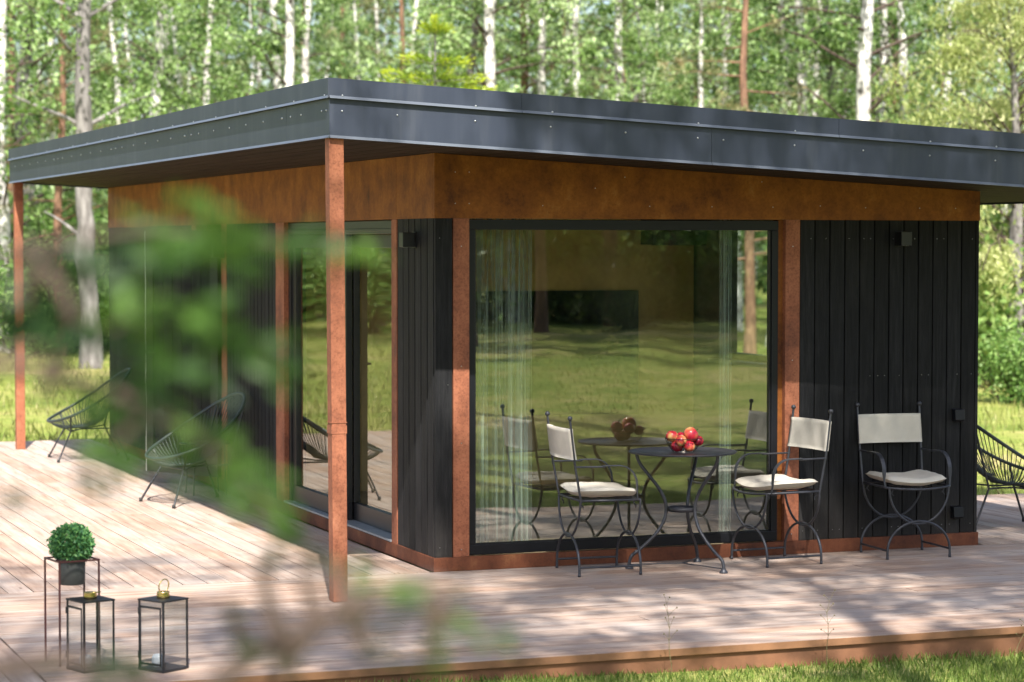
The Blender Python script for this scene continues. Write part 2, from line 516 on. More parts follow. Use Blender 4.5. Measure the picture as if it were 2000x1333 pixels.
def leaf_object(name, P, L, W, tint, mat, parent=None, rng=None, dirs=None, droop=0.0, up=0.0):
    """many leaf-sized faces as one mesh; P (n,3), L/W lengths"""
    rng = rng or np.random.default_rng(1)
    n = len(P)
    if dirs is None:
        d = rng.normal(size=(n, 3)); d[:, 2] -= droop
    else:
        d = dirs + rng.normal(size=(n, 3)) * 0.25
    d /= np.linalg.norm(d, axis=1)[:, None] + 1e-9
    q = rng.normal(size=(n, 3)); q[:, 2] += up
    s = np.cross(d, q); s /= np.linalg.norm(s, axis=1)[:, None] + 1e-9
    nn = np.cross(d, s)
    L = np.broadcast_to(L, n)[:, None]; W = np.broadcast_to(W, n)[:, None]
    v = np.empty((n, 4, 3))
    v[:, 0] = P
    v[:, 1] = P + d * L * 0.45 + s * W * 0.5 + nn * W * 0.12
    v[:, 2] = P + d * L
    v[:, 3] = P + d * L * 0.45 - s * W * 0.5 + nn * W * 0.12
    me = bpy.data.meshes.new(name)
    me.vertices.add(n * 4)
    me.vertices.foreach_set('co', v.reshape(-1).astype(np.float32))
    me.loops.add(n * 4)
    me.loops.foreach_set('vertex_index', np.arange(n * 4, dtype=np.int32))
    me.polygons.add(n)
    me.polygons.foreach_set('loop_start', np.arange(0, n * 4, 4, dtype=np.int32))
    me.polygons.foreach_set('loop_total', np.full(n, 4, dtype=np.int32))
    me.update(calc_edges=True)
    a = me.attributes.new('tint', 'FLOAT', 'FACE')
    a.data.foreach_set('value', np.broadcast_to(tint, n).astype(np.float32))
    me.materials.append(MAT[mat])
    o = bpy.data.objects.new(name, me)
    COL.objects.link(o)
    if parent is not None:
        o.parent = parent
    return o

rnd = random.Random(7)
# ================================================================== THE SETTING
def make_lawn():
    xs = np.concatenate([np.linspace(-140, -20, 25), np.linspace(-18, 30, 97), np.linspace(34, 160, 25)])
    ys = np.concatenate([np.linspace(-150, -32, 30), np.linspace(-30, 30, 121), np.linspace(34, 240, 35)])
    nr = np.random.default_rng(3)
    vs = [(x, y, gz(x, y) + (0.03 * math.sin(x * 0.9 + y * 0.5) + 0.02 * math.sin(y * 1.3 - x * .4) if (abs(x) > 6 or y < -5 or y > 12) else 0)) for y in ys for x in xs]
    nx = len(xs)
    fs = [(j * nx + i, j * nx + i + 1, (j + 1) * nx + i + 1, (j + 1) * nx + i) for j in range(len(ys) - 1) for i in range(nx - 1)]
    m = MB(); m.add(vs, fs, 0, 0.5, True)
    tag(m.build('lawn', 'lawn'), kind='structure')
make_lawn()

def board_run(m, along, a0, a1, b0, b1, z0, z1, w=0.142, gap=0.006, mi=0, joint=3.9):
    b = b0
    k = 0
    while b < b1 - 0.01:
        e = min(b + w - gap, b1)
        a = a0 - rnd.uniform(0, joint)
        while a < a1:
            s, t = max(a, a0), min(a + joint, a1)
            if t - s > 0.02:
                tn = rnd.random()
                dz = rnd.uniform(-0.0012, 0.0012)
                if along == 'x':
                    m.box(s + 0.001, t - 0.001, b, e, z0, z1 + dz, mi, tn)
                else:
                    m.box(b, e, s + 0.001, t - 0.001, z0, z1 + dz, mi, tn)
            a += joint
        b += w
        k += 1

def make_deck():
    m = MB()
    z0, z1 = -0.034, 0.0
    board_run(m, 'x', -2.86, 7.6, -3.061, 0.0, z0, z1, 0.1455, 0.006, 0)
    board_run(m, 'y', -4.6, 10.7, -4.75, -2.868, z0, z1, 0.145, 0.006, 1)
    board_run(m, 'y', 0.006, 10.7, -2.86, -0.03, z0, z1, 0.145, 0.006, 1)
    board_run(m, 'y', 0.006, 2.75, 3.86, 7.6, z0, z1, 0.145, 0.006, 1)
    o = tag(m.build('deck', ['deck_x', 'deck_y']), kind='structure')
    m = MB()
    m.box(-2.86, 7.6, -3.063, -3.0605, -0.036, -0.001, 0)
    m.box(-2.86, 7.58, -3.045, -3.02, -0.30, -0.0365, 1)
    m.box(-4.7, -2.87, -4.58, -4.55, -0.30, -0.0365, 1)
    m.box(7.5, 7.53, -3.01, 2.7, -0.4, -0.0365, 1)
    m.box(3.86, 7.5, 2.70, 2.73, -0.4, -0.0365, 1)
    m.box(-4.7, -0.03, 10.66, 10.69, -0.4, -0.0365, 1)
    m.box(-4.70, -4.67, -4.54, 10.65, -0.4, -0.0365, 1)
    m.build('deck_skirt', ['deck_edge', 'deck_skirt'], o)
make_deck()

# ================================================================== THE HOUSE
ZT, SL, WX, DY, HL = 2.5443, 0.0523, 3.805, 9.84, 2.15
def zs(x): return ZT - SL * x
house = empty('garden_house', (0, 0, 0))
tag(house, 'flat roofed garden house with black boards, rust steel bands and dark grey fascia', 'house')

# --- cladding (front right, front corner, side runs, right wall, rear)
def clad_x(name, x0, x1, z0, z1, y=0.0, n=None, mi=0):
    m = MB(); n = n or max(1, round((x1 - x0) / 0.1105)); w = (x1 - x0) / n
    for i in range(n):
        a, b = x0 + i * w, x0 + (i + 1) * w
        g = 0.0028
        d = rnd.uniform(-0.001, 0.001)
        m.hexa([(a + g + .002, y + d, z0), (b - g - .002, y + d, z0), (b - g, y + .022, z0), (a + g, y + .022, z0)],
               [(a + g + .002, y + d, z1), (b - g - .002, y + d, z1), (b - g, y + .022, z1), (a + g, y + .022, z1)], 0, rnd.random())
    for i in range(n):
        for zz in (z0 + .06, (z0 + z1) / 2 + .02, z1 - .12):
            for px in (0.27, 0.73):
                if rnd.random() < 0.4:
                    cx = x0 + (i + px) * w
                    m.box(cx - .0017, cx + .0017, y - .0022, y + .001, zz - .0017, zz + .0017, 1)
    return m.build(name, ['cladding', 'screw'], house)
def clad_y(name, y0, y1, z0, z1, x=0.0, sgn=1, n=None):
    m = MB(); n = n or max(1, round((y1 - y0) / 0.1105)); w = (y1 - y0) / n
    for i in range(n):
        a, b = y0 + i * w, y0 + (i + 1) * w
        g = 0.0045
        d = rnd.uniform(-0.001, 0.001)
        xa, xb = (x + d, x + .022 * sgn)
        m.hexa([(xb, a + g, z0), (xa, a + g + .002, z0), (xa, b - g - .002, z0), (xb, b - g, z0)][::-1],
               [(xb, a + g, z1), (xa, a + g + .002, z1), (xa, b - g - .002, z1), (xb, b - g, z1)][::-1], 0, rnd.random())
    return m.build(name, ['cladding'], house)
PL = 0.086
clad_x('front_cladding', 2.478, WX - 0.022, PL, HL)
clad_x('corner_cladding', 0.0, 0.116, PL, HL, 0.0, 1)
m = MB(); m.box(WX - 0.021, WX, 0.0, 0.05, PL, HL, 0, .6); m.build('corner_board', 'cladding', house)
clad_y('side_cladding', 0.024, 0.727, PL, HL, 0.0, 1, 6)
clad_y('side_cladding', 3.622, 5.118, PL, HL)
clad_y('side_cladding', 6.302, 9.84, PL, HL)

# --- wall core (behind the boards) and interior
m = MB()
T0, T1 = 0.023, 0.16
m.box(2.44, WX - .023, T0, T1, 0, 2.32)                       # front right
m.box(T0, 0.20, T0, T1, 0, 2.5)                               # front corner
m.box(T0, T1, T1, 0.80, 0, 2.5)
m.box(T0, T1, 3.43, 5.25, 0, 2.5)
m.box(T0, T1, 6.17, 9.80, 0, 2.5)
m.box(T0, WX - .1, 9.70, 9.80, 0, 2.30)                       # rear
m.box(T0 + .02, 2.47, T0, T1, HL + .001, 2.40)                # above the front window
m.box(T0, T1, 0.80, 6.17, HL + .001, 2.5)
m.build('wall_core', 'interior_dark', house)
m = MB()
WY0, WY1, WZ0, WZ1 = 2.55, 3.62, 1.08, 2.16
m.box(3.735, WX - .002, T1, WY0, 0, 2.32); m.box(3.735, WX - .002, WY1, 9.70, 0, 2.32)
m.box(3.735, WX - .002, WY0, WY1, 0, WZ0); m.box(3.735, WX - .002, WY0, WY1, WZ1, 2.32)
m.build('right_wall', 'interior_dark', house)
m = MB()
f = 0.05
m.box(3.715, 3.79, WY0, WY1, WZ0, WZ0 + f); m.box(3.715, 3.79, WY0, WY1, WZ1 - f, WZ1)
m.box(3.715, 3.79, WY0, WY0 + f, WZ0 + f, WZ1 - f); m.box(3.715, 3.79, WY1 - f, WY1, WZ0 + f, WZ1 - f)
rw = m.build('rear_window', 'frame_black', house)
m = MB(); m.box(3.75, 3.756, WY0 + f, WY1 - f, WZ0 + f, WZ1 - f); m.build('pane', 'lantern_glass', rw)
m = MB(); m.box(3.58, 3.71, WY0 - .05, WY1 + .05, WZ0 - .03, WZ0 - .001); m.build('sill', 'zinc', rw)
m = MB(); m.box(T1, 3.70, T1, 9.70, 0.0, 0.06); m.build('interior_floor', 'interior_floor', house)
m = MB(); m.box(T1, 3.70, 4.2, 4.28, 0.061, 2.5 - SL * 3.7); m.build('interior_partition', 'plywood', house)

# --- corten
m = MB()
m.box(-0.010, WX + .006, -0.012, 0.021, 0.0, PL - .001)
m.build('plinth', 'corten_plinth', house, 0.002)
m = MB()
m.box(-0.0101, 0.021, 0.022, 0.728, 0.0, PL - .001); m.box(-0.0105, 0.021, 0.73, 3.62, 0.0, PL - .002)
m.box(-0.0101, 0.021, 3.622, 9.84, 0.0, PL - .001)
m.build('plinth', 'corten_plinth', house, 0.002)
def lintel_x(x0, x1):
    m = MB(); y0, y1 = -0.006, 0.0225
    m.hexa([(x0, y0, HL), (x1, y0, HL), (x1, y1, HL), (x0, y1, HL)], [(x0, y0, zs(x0) - .002), (x1, y0, zs(x1) - .002), (x1, y1, zs(x1) - .002), (x0, y1, zs(x0) - .002)])
    for sx, sz in ((.13, .28), (.22, .28), (.13, .09), (.22, .09), (.70, .08), (1.05, .19), (1.42, .08), (1.85, .08), (2.28, .08), (2.62, .09), (2.95, .08), (3.35, .08), (3.62, .08), (2.2, .24), (1.25, .26)):
        if x0 < sx < x1:
            m.box(sx - .0028, sx + .0028, y0 - .002, y0, HL + sz - .0028, HL + sz + .0028, 1)
    m.build('front_lintel', ['corten', 'screw'], house)
lintel_x(-0.004, WX + .002)
ys_ = [0.0235, 0.733, 5.158, 6.784, 9.84]
for a, b in zip(ys_[:-1], ys_[1:]):
    m = MB(); m.box(-0.0045, 0.0222, a + .0015, b - .0015, HL + .0005, ZT - .002)
    m.build('side_lintel', 'corten', house)
def trim_x(x0, x1, z0=PL, z1=HL, d=0.0):
    m = MB(); m.box(x0, x1, -0.004 - d, 0.10, z0, z1 - .001)
    for zz in (0.13, 0.78, 1.25, 1.98):
        m.box((x0 + x1) / 2 - .003, (x0 + x1) / 2 + .003, -0.0063 - d, -0.0035 - d, zz - .003, zz + .003, 1)
    m.build('window_trim', ['corten_post', 'screw'], house)
trim_x(0.1185, 0.221); trim_x(2.374, 2.476)
m = MB(); m.box(2.337, 2.3735, 0.035, 0.10, PL, HL - .001); m.build('window_reveal', 'corten', house)
for y0, y1 in ((0.7295, 0.834), (3.392, 3.6195), (5.12, 5.288), (6.14, 6.30)):
    m = MB(); m.box(-0.004, 0.10, y0, y1, PL - .001, HL - .0005)
    m.build('door_trim', 'corten_post', house)

# --- big front window
def frame_x(x0, x1, z0, z1, y0, y1, wl, wb, wt, name, mat, parent):
    m = MB()
    m.box(x0, x1, y0, y1, z0, z0 + wb); m.box(x0, x1, y0, y1, z1 - wt, z1)
    m.box(x0, x0 + wl, y0 + .0004, y1, z0 + wb, z1 - wt); m.box(x1 - wl, x1, y0 + .0004, y1, z0 + wb, z1 - wt)
    return m.build(name, mat, parent, 0.003)
win = frame_x(0.223, 2.334, PL + .004, HL - .006, 0.018, 0.095, 0.044, 0.062, 0.062, 'picture_window', 'frame_black', house)
m = MB(); m.box(0.267, 2.29, 0.05, 0.056, 0.152, 2.082); m.build('pane', 'window_glass', win)
m = MB()
for a in (0.268, 2.28):
    m.box(a, a + .009, 0.034, 0.049, 0.154, 2.08)
m.box(0.278, 2.279, 0.034, 0.049, 0.1525, 0.160)
m.build('glazing_bead', 'frame_grey', win)

# --- side sliding door
door = empty('sliding_door', (0, 0, 0)); door.parent = house
m = MB()
m.box(0.03, 0.15, 0.836, 3.39, 2.06, HL - .003); m.box(0.03, 0.15, 3.34, 3.39, 0.10, 2.06); m.box(0.06, 0.15, 0.836, 0.862, 0.10, 2.06)
m.box(0.022, 0.031, 0.836, 3.385, 2.075, 2.095)
m.build('frame', 'frame_grey', door, 0.003)
m = MB(); m.box(-0.012, 0.15, 0.836, 3.388, PL + .002, 0.0995); m.build('sill', 'zinc', door)
def sash(x0, x1, y0, y1, z0, z1, name='sash'):
    m = MB(); s = 0.085
    m.box(x0, x1, y0, y1, z0, z0 + .12); m.box(x0, x1, y0, y1, z1 - .09, z1)
    m.box(x0 + .0005, x1, y0, y0 + s, z0 + .12, z1 - .09); m.box(x0 + .0005, x1, y1 - s, y1, z0 + .12, z1 - .09)
    o = m.build(name, 'frame_grey', door, 0.003)
    m = MB(); xm = (x0 + x1) / 2
    m.box(xm, xm + .006, y0 + s, y1 - s, z0 + .12, z1 - .09); m.build('pane', 'window_glass', o)
    return o
s1 = sash(0.045, 0.09, 1.99, 3.338, 0.101, 2.058)
s2 = sash(0.10, 0.145, 0.864, 2.07, 0.101, 2.058)
m = MB(); m.box(0.036, 0.0445, 2.02, 2.05, 1.11, 1.23); m.tube([(0.036, 2.035, 1.17), (0.012, 2.035, 1.17), (0.010, 2.06, 1.17), (0.010, 2.20, 1.17)], 0.008)
m.build('handle', 'lamp_black', s1)

# --- open hinged door further along the side
dr = empty('terrace_door', (0, 5.29, 0)); dr.parent = house
dr.rotation_euler = (0, 0, R(28))
m = MB(); W_ = 0.89
m.box(-0.045, 0.0, 0, W_ - .004, 0.10, 0.24); m.box(-0.045, 0.0, 0, W_ - .004, 2.0, 2.10)
m.box(-0.045, 0.0, 0, 0.09, 0.24, 2.0); m.box(-0.045, 0.0, W_ - .09, W_ - .004, 0.24, 2.0)
m.build('frame', 'frame_grey', dr)
m = MB(); m.box(-0.046, 0.001, W_ - .0035, W_ + .006, 0.10, 2.10); m.build('edge_strip', 'alu_edge', dr)
m = MB()
for k in range(6):
    a_ = .09 + k * (W_ - .18) / 6
    m.box(-0.036, -0.012, a_ + .003, a_ + (W_ - .18) / 6 - .003, 0.24, 2.0, 0, rnd.random())
m.build('door_panel', 'cladding', dr)
m = MB(); m.tube([(-0.045, W_ - .05, 1.1), (-0.09, W_ - .05, 1.1), (-0.09, W_ - .18, 1.1)], 0.009); m.build('handle', 'lamp_black', dr)

# --- roof
OL, OF, XR, YB = -0.961, -1.01, 4.77, 9.85
HF, HC = 0.3257, 0.112
def zb(x): return zs(x) - 0.012
m = MB()
nb = 47
w = (XR - .02 - (OL + .02)) / nb
for i in range(nb):
    a, b = OL + .02 + i * w + .004, OL + .02 + (i + 1) * w - .004
    m.hexa([(a, OF + .02, zs(a)), (b, OF + .02, zs(b)), (b, YB - .02, zs(b)), (a, YB - .02, zs(a))],
           [(a, OF + .02, zs(a) + .018), (b, OF + .02, zs(b) + .018), (b, YB - .02, zs(b) + .018), (a, YB - .02, zs(a) + .018)], 0, rnd.random())
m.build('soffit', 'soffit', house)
m = MB()
a, b = OL + .012, XR - .012
m.hexa([(a, OF + .012, zs(a) + .02), (b, OF + .012, zs(b) + .02), (b, YB - .012, zs(b) + .02), (a, YB - .012, zs(a) + .02)],
       [(a, OF + .012, zb(a) + HF - .02), (b, OF + .012, zb(b) + HF - .02), (b, YB - .012, zb(b) + HF - .02), (a, YB - .012, zb(a) + HF - .02)])
m.build('roof_deck', 'roof_felt', house)
def screw_at(m, p, n, r=0.0062):
    # a domed screw head on a face with outward normal n
    n = Vector(n); u = n.orthogonal().normalized(); w_ = n.cross(u)
    vs = []
    for (rr, h) in ((1.0, 0.0), (0.75, 0.6), (0.3, 0.85)):
        for k in range(7):
            a_ = 2 * math.pi * k / 7
            vs.append(Vector(p) + (u * math.cos(a_) + w_ * math.sin(a_)) * r * rr + n * r * h)
    fs = [(i * 7 + k, i * 7 + (k + 1) % 7, (i + 1) * 7 + (k + 1) % 7, (i + 1) * 7 + k) for i in range(2) for k in range(7)] + [tuple(range(14, 21))]
    m.add(vs, fs, 1, .5, True)
def fascia_front(x0, x1, lo, hi, proud, name, lip, screws, mat=('fascia', 'screw', 'drip_edge')):
    m = MB(); y0, y1 = OF - proud, OF + .011
    a, b = x0 + .0012, x1 - .0012
    m.hexa([(a, y0, zb(a) + lo), (b, y0, zb(b) + lo), (b, y1, zb(b) + lo), (a, y1, zb(a) + lo)],
           [(a, y0, zb(a) + hi), (b, y0, zb(b) + hi), (b, y1, zb(b) + hi), (a, y1, zb(a) + hi)])
    if lip:   # folded drip edge, kicked outwards
        m.hexa([(a, y0 - .014, zb(a) + lo - .004), (b, y0 - .014, zb(b) + lo - .004), (b, y0 - .0002, zb(b) + lo - .004), (a, y0 - .0002, zb(a) + lo - .004)],
               [(a, y0 - .012, zb(a) + lo - .001), (b, y0 - .012, zb(b) + lo - .001), (b, y0 - .0002, zb(b) + lo + .012), (a, y0 - .0002, zb(a) + lo + .012)], 2)
    for sx, dz in screws:
        if a < sx < b:
            screw_at(m, (sx, y0, zb(sx) + dz), (0, -1, 0))
    m.build(name, list(mat), house)
def fascia_left(y0_, y1_, lo, hi, proud, name, lip, screws, mat=('fascia', 'screw', 'drip_edge')):
    m = MB(); x0, x1 = OL - proud, OL + .011; z = zb(OL)
    m.box(x0, x1, y0_ + .0012, y1_ - .0012, z + lo, z + hi)
    if lip:
        m.hexa([(x0 - .014, y0_, z + lo - .004), (x0 - .0002, y0_, z + lo - .004), (x0 - .0002, y1_, z + lo - .004), (x0 - .014, y1_, z + lo - .004)],
               [(x0 - .012, y0_, z + lo - .001), (x0 - .0002, y0_, z + lo + .012), (x0 - .0002, y1_, z + lo + .012), (x0 - .012, y1_, z + lo - .001)], 2)
    for sy, dz in screws:
        if y0_ < sy < y1_:
            screw_at(m, (x0, sy, z + dz), (-1, 0, 0))
    m.build(name, list(mat), house)
fs_lo = [(x, .148) for x in (-.889, -.568, -.107, .352, .817, 1.276, 1.442, 1.909, 2.371, 2.828, 3.289, 3.75, 4.2, 4.6)]
fs_hi = [(x, .232) for x in (-.889, -.107, .358, 1.275, 1.908, 2.826, 3.29, 4.2)]
xs_lo = [OL - .0, 1.366, XR]; xs_hi = [OL - .004, 0.171, 2.2, XR]
for a, b in zip(xs_lo[:-1], xs_lo[1:]): fascia_front(a, b, 0, HF - HC - .001, 0.0, 'fascia', True, fs_lo)
for a, b in zip(xs_hi[:-1], xs_hi[1:]): fascia_front(a, b, HF - HC + .004, HF, 0.010, 'roof_cap', True, fs_hi)
ys_lo = [OF - .0005, -0.133, 2.354, 4.868, 7.342, YB]; ys_hi = [OF - .010, 0.959, 3.6, 6.2, 8.2, YB]
sl_lo = [(OF + .06, .150)] + [(y, .150) for y in np.arange(-0.86, 9.8, 0.415)] + [(s_ + d_, .150) for s_ in ys_lo[1:-1] for d_ in (-.09, .09)]
sl_hi = [(y, .232) for y in np.arange(-0.95, 9.8, 0.62)]
for a, b in zip(ys_lo[:-1], ys_lo[1:]): fascia_left(a, b, 0, HF - HC - .001, 0.0, 'fascia', True, sl_lo)
for a, b in zip(ys_hi[:-1], ys_hi[1:]): fascia_left(a, b, HF - HC + .004, HF, 0.010, 'roof_cap', True, sl_hi)
m = MB(); z = zb(XR); m.box(XR - .011, XR, OF + .0115, YB, z, z + HF); m.build('fascia', 'fascia', house)
m = MB(); a, b = OL + .0115, XR - .0115
m.hexa([(a, YB - .011, zb(a)), (b, YB - .011, zb(b)), (b, YB, zb(b)), (a, YB, zb(a))], [(a, YB - .011, zb(a) + HF), (b, YB - .011, zb(b) + HF), (b, YB, zb(b) + HF), (a, YB, zb(a) + HF)])
m.build('fascia', 'fascia', house)

# --- corner posts
def post(xb, yb, xt, yt, joint):
    m = MB(); h = 0.0425; zt_ = zs(xt) - .001
    m.hexa([(xb - h, yb - h, 0), (xb + h, yb - h, 0), (xb + h, yb + h, 0), (xb - h, yb + h, 0)], [(xt - h, yt - h, zt_), (xt + h, yt - h, zt_), (xt + h, yt + h, zt_), (xt - h, yt + h, zt_)])
    p = m.build('post', 'corten_post', house, 0.005)
    if joint:
        t = 1.02 / zt_; cx, cy = xb + (xt - xb) * t, yb + (yt - yb) * t; m = MB(); h = .0445
        m.box(cx - h, cx + h, cy - h, cy + h, 0.94, 0.985); m.box(cx - h - .001, cx + h + .001, cy - h - .001, cy + h + .001, 1.0, 1.004)
        m.build('sleeve', 'corten_post', p)
post(-0.895, -0.945, -0.917, -0.955, True)
post(-0.892, 9.75, -0.895, 9.76, False)

# --- wall lamps and sockets (fixed to the wall, things of their own)
def wall_lamp(loc, rz, label):
    t = empty('wall_lamp', loc, rz); tag(t, label, 'wall lamp', 'black wall lamps')
    m = MB(); m.box(-.034, .034, -.012, -.0025, -.048, .048); m.build('back_plate', 'frame_grey', t)
    m = MB(); m.box(-.038, .038, -.095, -.013, -.045, .045); m.build('lamp_body', 'lamp_black', t, .003)
    m = MB(); m.box(-.026, .026, -.08, -.03, -.0465, -.0455); m.build('lens', 'lantern_white', t)
wall_lamp((3.205, 0, 2.03), 0, 'black box wall lamp high on the black boards right of the big window')
wall_lamp((0, 0.365, 2.02), R(-90), 'black box wall lamp on the narrow boarded corner beside the sliding door')
wall_lamp((0, 5.21, 1.93), R(-90), 'black wall lamp on the rust trim beside the open terrace door')
def socket(loc, label):
    t = empty('outdoor_socket', loc); tag(t, label, 'socket', 'outdoor sockets')
    m = MB(); m.box(-.034, .034, -.045, -.0015, -.04, .03); m.build('box', 'lamp_black', t, .004)
    m = MB(); m.hexa([(-.036, -.058, -.03), (.036, -.058, -.03), (.036, -.046, -.038), (-.036, -.046, -.038)], [(-.036, -.052, .038), (.036, -.052, .038), (.036, -.0015, .042), (-.036, -.0015, .042)])
    m.build('flap', 'frame_black', t, .003)
socket((3.64, 0, .868), 'black outdoor socket above the armrest of the right-hand armchair')
socket((3.635, 0, .225), 'black outdoor socket low on the boards just above the rust plinth')

# --- inside things
def curtain(x0, x1, y, z0, z1, n, label):
    m = MB(); k = 60
    vs = []
    for j in (0, 1):
        for i in range(k + 1):
            t_ = i / k
            x = x0 + (x1 - x0) * t_
            vs.append((x, y + .035 * math.sin(t_ * n * 2 * math.pi) + .012 * math.sin(t_ * n * 5.1), z1 if j else z0))
    m.add(vs, [(i, i + 1, k + 2 + i, k + 1 + i) for i in range(k)], 0, .5, True)
    o = m.build('curtain', 'sheer'); md = o.modifiers.new('thick', 'SOLIDIFY'); md.thickness = .0015
    tag(o, label, 'curtain', 'sheer curtains')
curtain(0.28, 0.72, 0.24, 0.07, 2.38, 7, 'wide pale sheer curtain gathered behind the left side of the big window')
curtain(2.04, 2.105, 0.24, 0.07, 2.33, 3, 'narrow pale sheer curtain gathered behind the right side of the big window')
m = MB(); m.box(1.2, 3.19, 4.16, 4.1985, 0.62, 1.62); tag(m.build('black_panel', 'black_board', None, .004), 'large black panel on the brown wall seen through the big window', 'wall panel')
m = MB(); m.box(3.22, 3.699, 3.95, 4.1985, 1.99, 2.27); m.box(3.21, 3.699, 3.945, 3.951, 1.985, 1.993)
tag(m.build('wall_cabinet', 'black_board', None, .004), 'small black cabinet high on the brown wall inside the house', 'cabinet')

# ================================================================== FURNITURE
def arc(p0, ctr, p1, n=14):
    """half ellipse from p0 to p1 through the low/high point ctr"""
    p0, c, p1 = Vector(p0), Vector(ctr), Vector(p1)
    mid = (p0 + p1) / 2
    a = (p0 - p1) / 2; b = c - mid
    return [mid + a * math.cos(math.pi * i / n) + b * math.sin(math.pi * i / n) for i in range(n + 1)]
def make_armchair():
    root = empty('armchair')
    hw, hd = 0.218, 0.195
    r = 0.0075
    SZ = 0.455
    for y, nm in ((-hd, 'front_leg_frame'), (hd, 'rear_leg_frame')):
        m = MB()
        zc = 0.225
        yt = y + (0.0 if y < 0 else -0.01)
        m.tube(arc((-hw + .01, yt, SZ), (0, y, zc - .004), (hw - .01, yt, SZ), 20), r)
        m.tube([(-hw, y, 0.004), (-hw, y, .04)] + arc((-hw, y, .05), (0, y, zc + .012), (hw, y, .05), 20)[1:-1] + [(hw, y, .04), (hw, y, 0.004)], r * 1.1)
        for s in (-1, 1):
            m.lathe([(.0001, 0), (.0095, 0), (.0095, .018), (.0001, .018)], (s * hw, y, 0.0), 8)
        m.build(nm, 'iron', root)
    for s in (-1, 1):
        m = MB(); m.tube([(s * hw, -hd, .055), (s * hw, hd, .055)], r * .9); m.build('stretcher', 'iron', root)
        # armrest
        m = MB(); zA = 0.665
        xo = hw + .012
        m.tube([(s * hw, hd + .035, zA - .004), (s * (hw + .004), .03, zA - .006)], r * .85)
        pts = [(s * (hw + .004), .05, zA), (s * xo, -.05, zA)]
        for k in range(1, 9):
            a = math.pi / 2 * k / 8
            pts.append((s * xo, -.05 - .115 * math.sin(a), zA - .115 * (1 - math.cos(a))))
        pts += [(s * xo, -.167, .50), (s * (hw + .006), -.172, SZ)]
        # flat strip along the bend, rod below
        P = [Vector(p) for p in pts]
        vs = []
        for i, p in enumerate(P):
            t_ = (P[min(i + 1, len(P) - 1)] - P[max(i - 1, 0)]).normalized()
            nrm = Vector((1, 0, 0)).cross(t_).normalized()
            wd = 0.013 if i < len(P) - 2 else 0.007
            for dx, dn in ((-wd, -.004), (wd, -.004), (wd, .004), (-wd, .004)):
                vs.append(p + Vector((dx, 0, 0)) + nrm * dn)
        fs = [(i * 4 + k, i * 4 + (k + 1) % 4, (i + 1) * 4 + (k + 1) % 4, (i + 1) * 4 + k) for i in range(len(P) - 1) for k in range(4)]
        fs += [(0, 3, 2, 1), tuple(len(vs) - 4 + k for k in range(4))]
        m.add(vs, fs, 0, .5, False)
        m.build('armrest', 'iron', root, .002)
        # rear upright with ball finial, leaning back
        m = MB()
        top = Vector((s * (hw + .003), hd + .062, .945))
        m.tube([(s * (hw - .006), hd - .012, SZ - .01), (s * hw, hd + .03, .68), top], r)
        m.ball(top + Vector((0, 0, .008)), .0155)
        m.build('back_upright', 'iron', root)
    # seat rail, bowed at the front
    m = MB()
    pts = [(-hw + .005, hd - .01, SZ), (-hw, 0, SZ), (-hw, -hd + .01, SZ)]
    for k in range(1, 10):
        t_ = k / 10
        pts.append((-hw + 2 * hw * t_, -hd - .035 * math.sin(math.pi * t_), SZ - .012 * math.sin(math.pi * t_)))
    pts += [(hw, -hd + .01, SZ), (hw, 0, SZ), (hw - .005, hd - .01, SZ)]
    m.tube(pts, r, 8, 0, True)
    for q in (-.09, 0, .09):
        m.tube([(q, hd - .01, SZ - .004), (q, -hd - .02, SZ - .01)], r * .6, 6)
    m.build('seat_rail', 'iron', root)
    # cushion: soft pad, dipped across its width
    m = MB(); nx, ny = 18, 18
    def top(i, j, sgn):
        u = -1 + 2 * i / nx; v = -1 + 2 * j / ny
        x = u * (hw - .012) * (1 - .03 * v * v); y = v * (hd - .012) - (.03 * (1 - u * u) if v < 0 else 0) * (-v)
        e = max(0, (1 - u ** 10)) ** .5 * max(0, (1 - v ** 10)) ** .5
        dip = .020 * (u * u) - .012 * (1 - v * v) * (1 - u * u) - .010 * max(0, -v) ** 2
        th = .028 * e
        wob = .002 * math.sin(7 * u + 3 * v) + .0015 * math.sin(11 * v - 2 * u)
        return (x, y, SZ + .038 + dip + wob * e + (th if sgn > 0 else -th * .8))
    for sgn in (1, -1):
        vs = [top(i, j, sgn) for j in range(ny + 1) for i in range(nx + 1)]
        fs = [(j * (nx + 1) + i, j * (nx + 1) + i + 1, (j + 1) * (nx + 1) + i + 1, (j + 1) * (nx + 1) + i) for j in range(ny) for i in range(nx)]
        if sgn < 0: fs = [f_[::-1] for f_ in fs]
        m.add(vs, fs, 0, .5, True)
    c = m.build('seat_cushion', 'canvas', root)
    # tie ribbons under the seat
    for s in (-1, 1):
        for (x, y) in ((s * (hw - .03), hd - .03), (s * (hw - .04), -hd + .02)):
            m = MB(); m.tube([(x, y, SZ), (x + .008, y + .01, SZ - .02), (x - .006, y, SZ - .038), (x + .01, y - .006, SZ - .055)], [.006, .005, .005, .002], 5)
            m.build('tie_ribbon', 'iron_dark', c)
    # canvas back sleeve stretched round both uprights
    m = MB(); n = 22
    def ring(z):
        t_ = (z - .68) / .265
        yb_ = hd + .03 + .032 * t_
        out = []
        for i in range(n + 1):
            u = -1 + 2 * i / n
            out.append((u * (hw + .004), yb_ + .028 * (1 - u * u) * .9 - .012 + .0025 * math.sin(9 * u + z * 20), z))
        for i in range(n + 1):
            u = 1 - 2 * i / n
            out.append((u * (hw + .004), yb_ + .028 * (1 - u * u) * .9 + .012, z))
        return out
    zz = [.705 + .185 * k / 8 for k in range(9)]
    vs = []
    for z in zz: vs += ring(z)
    L_ = 2 * (n + 1)
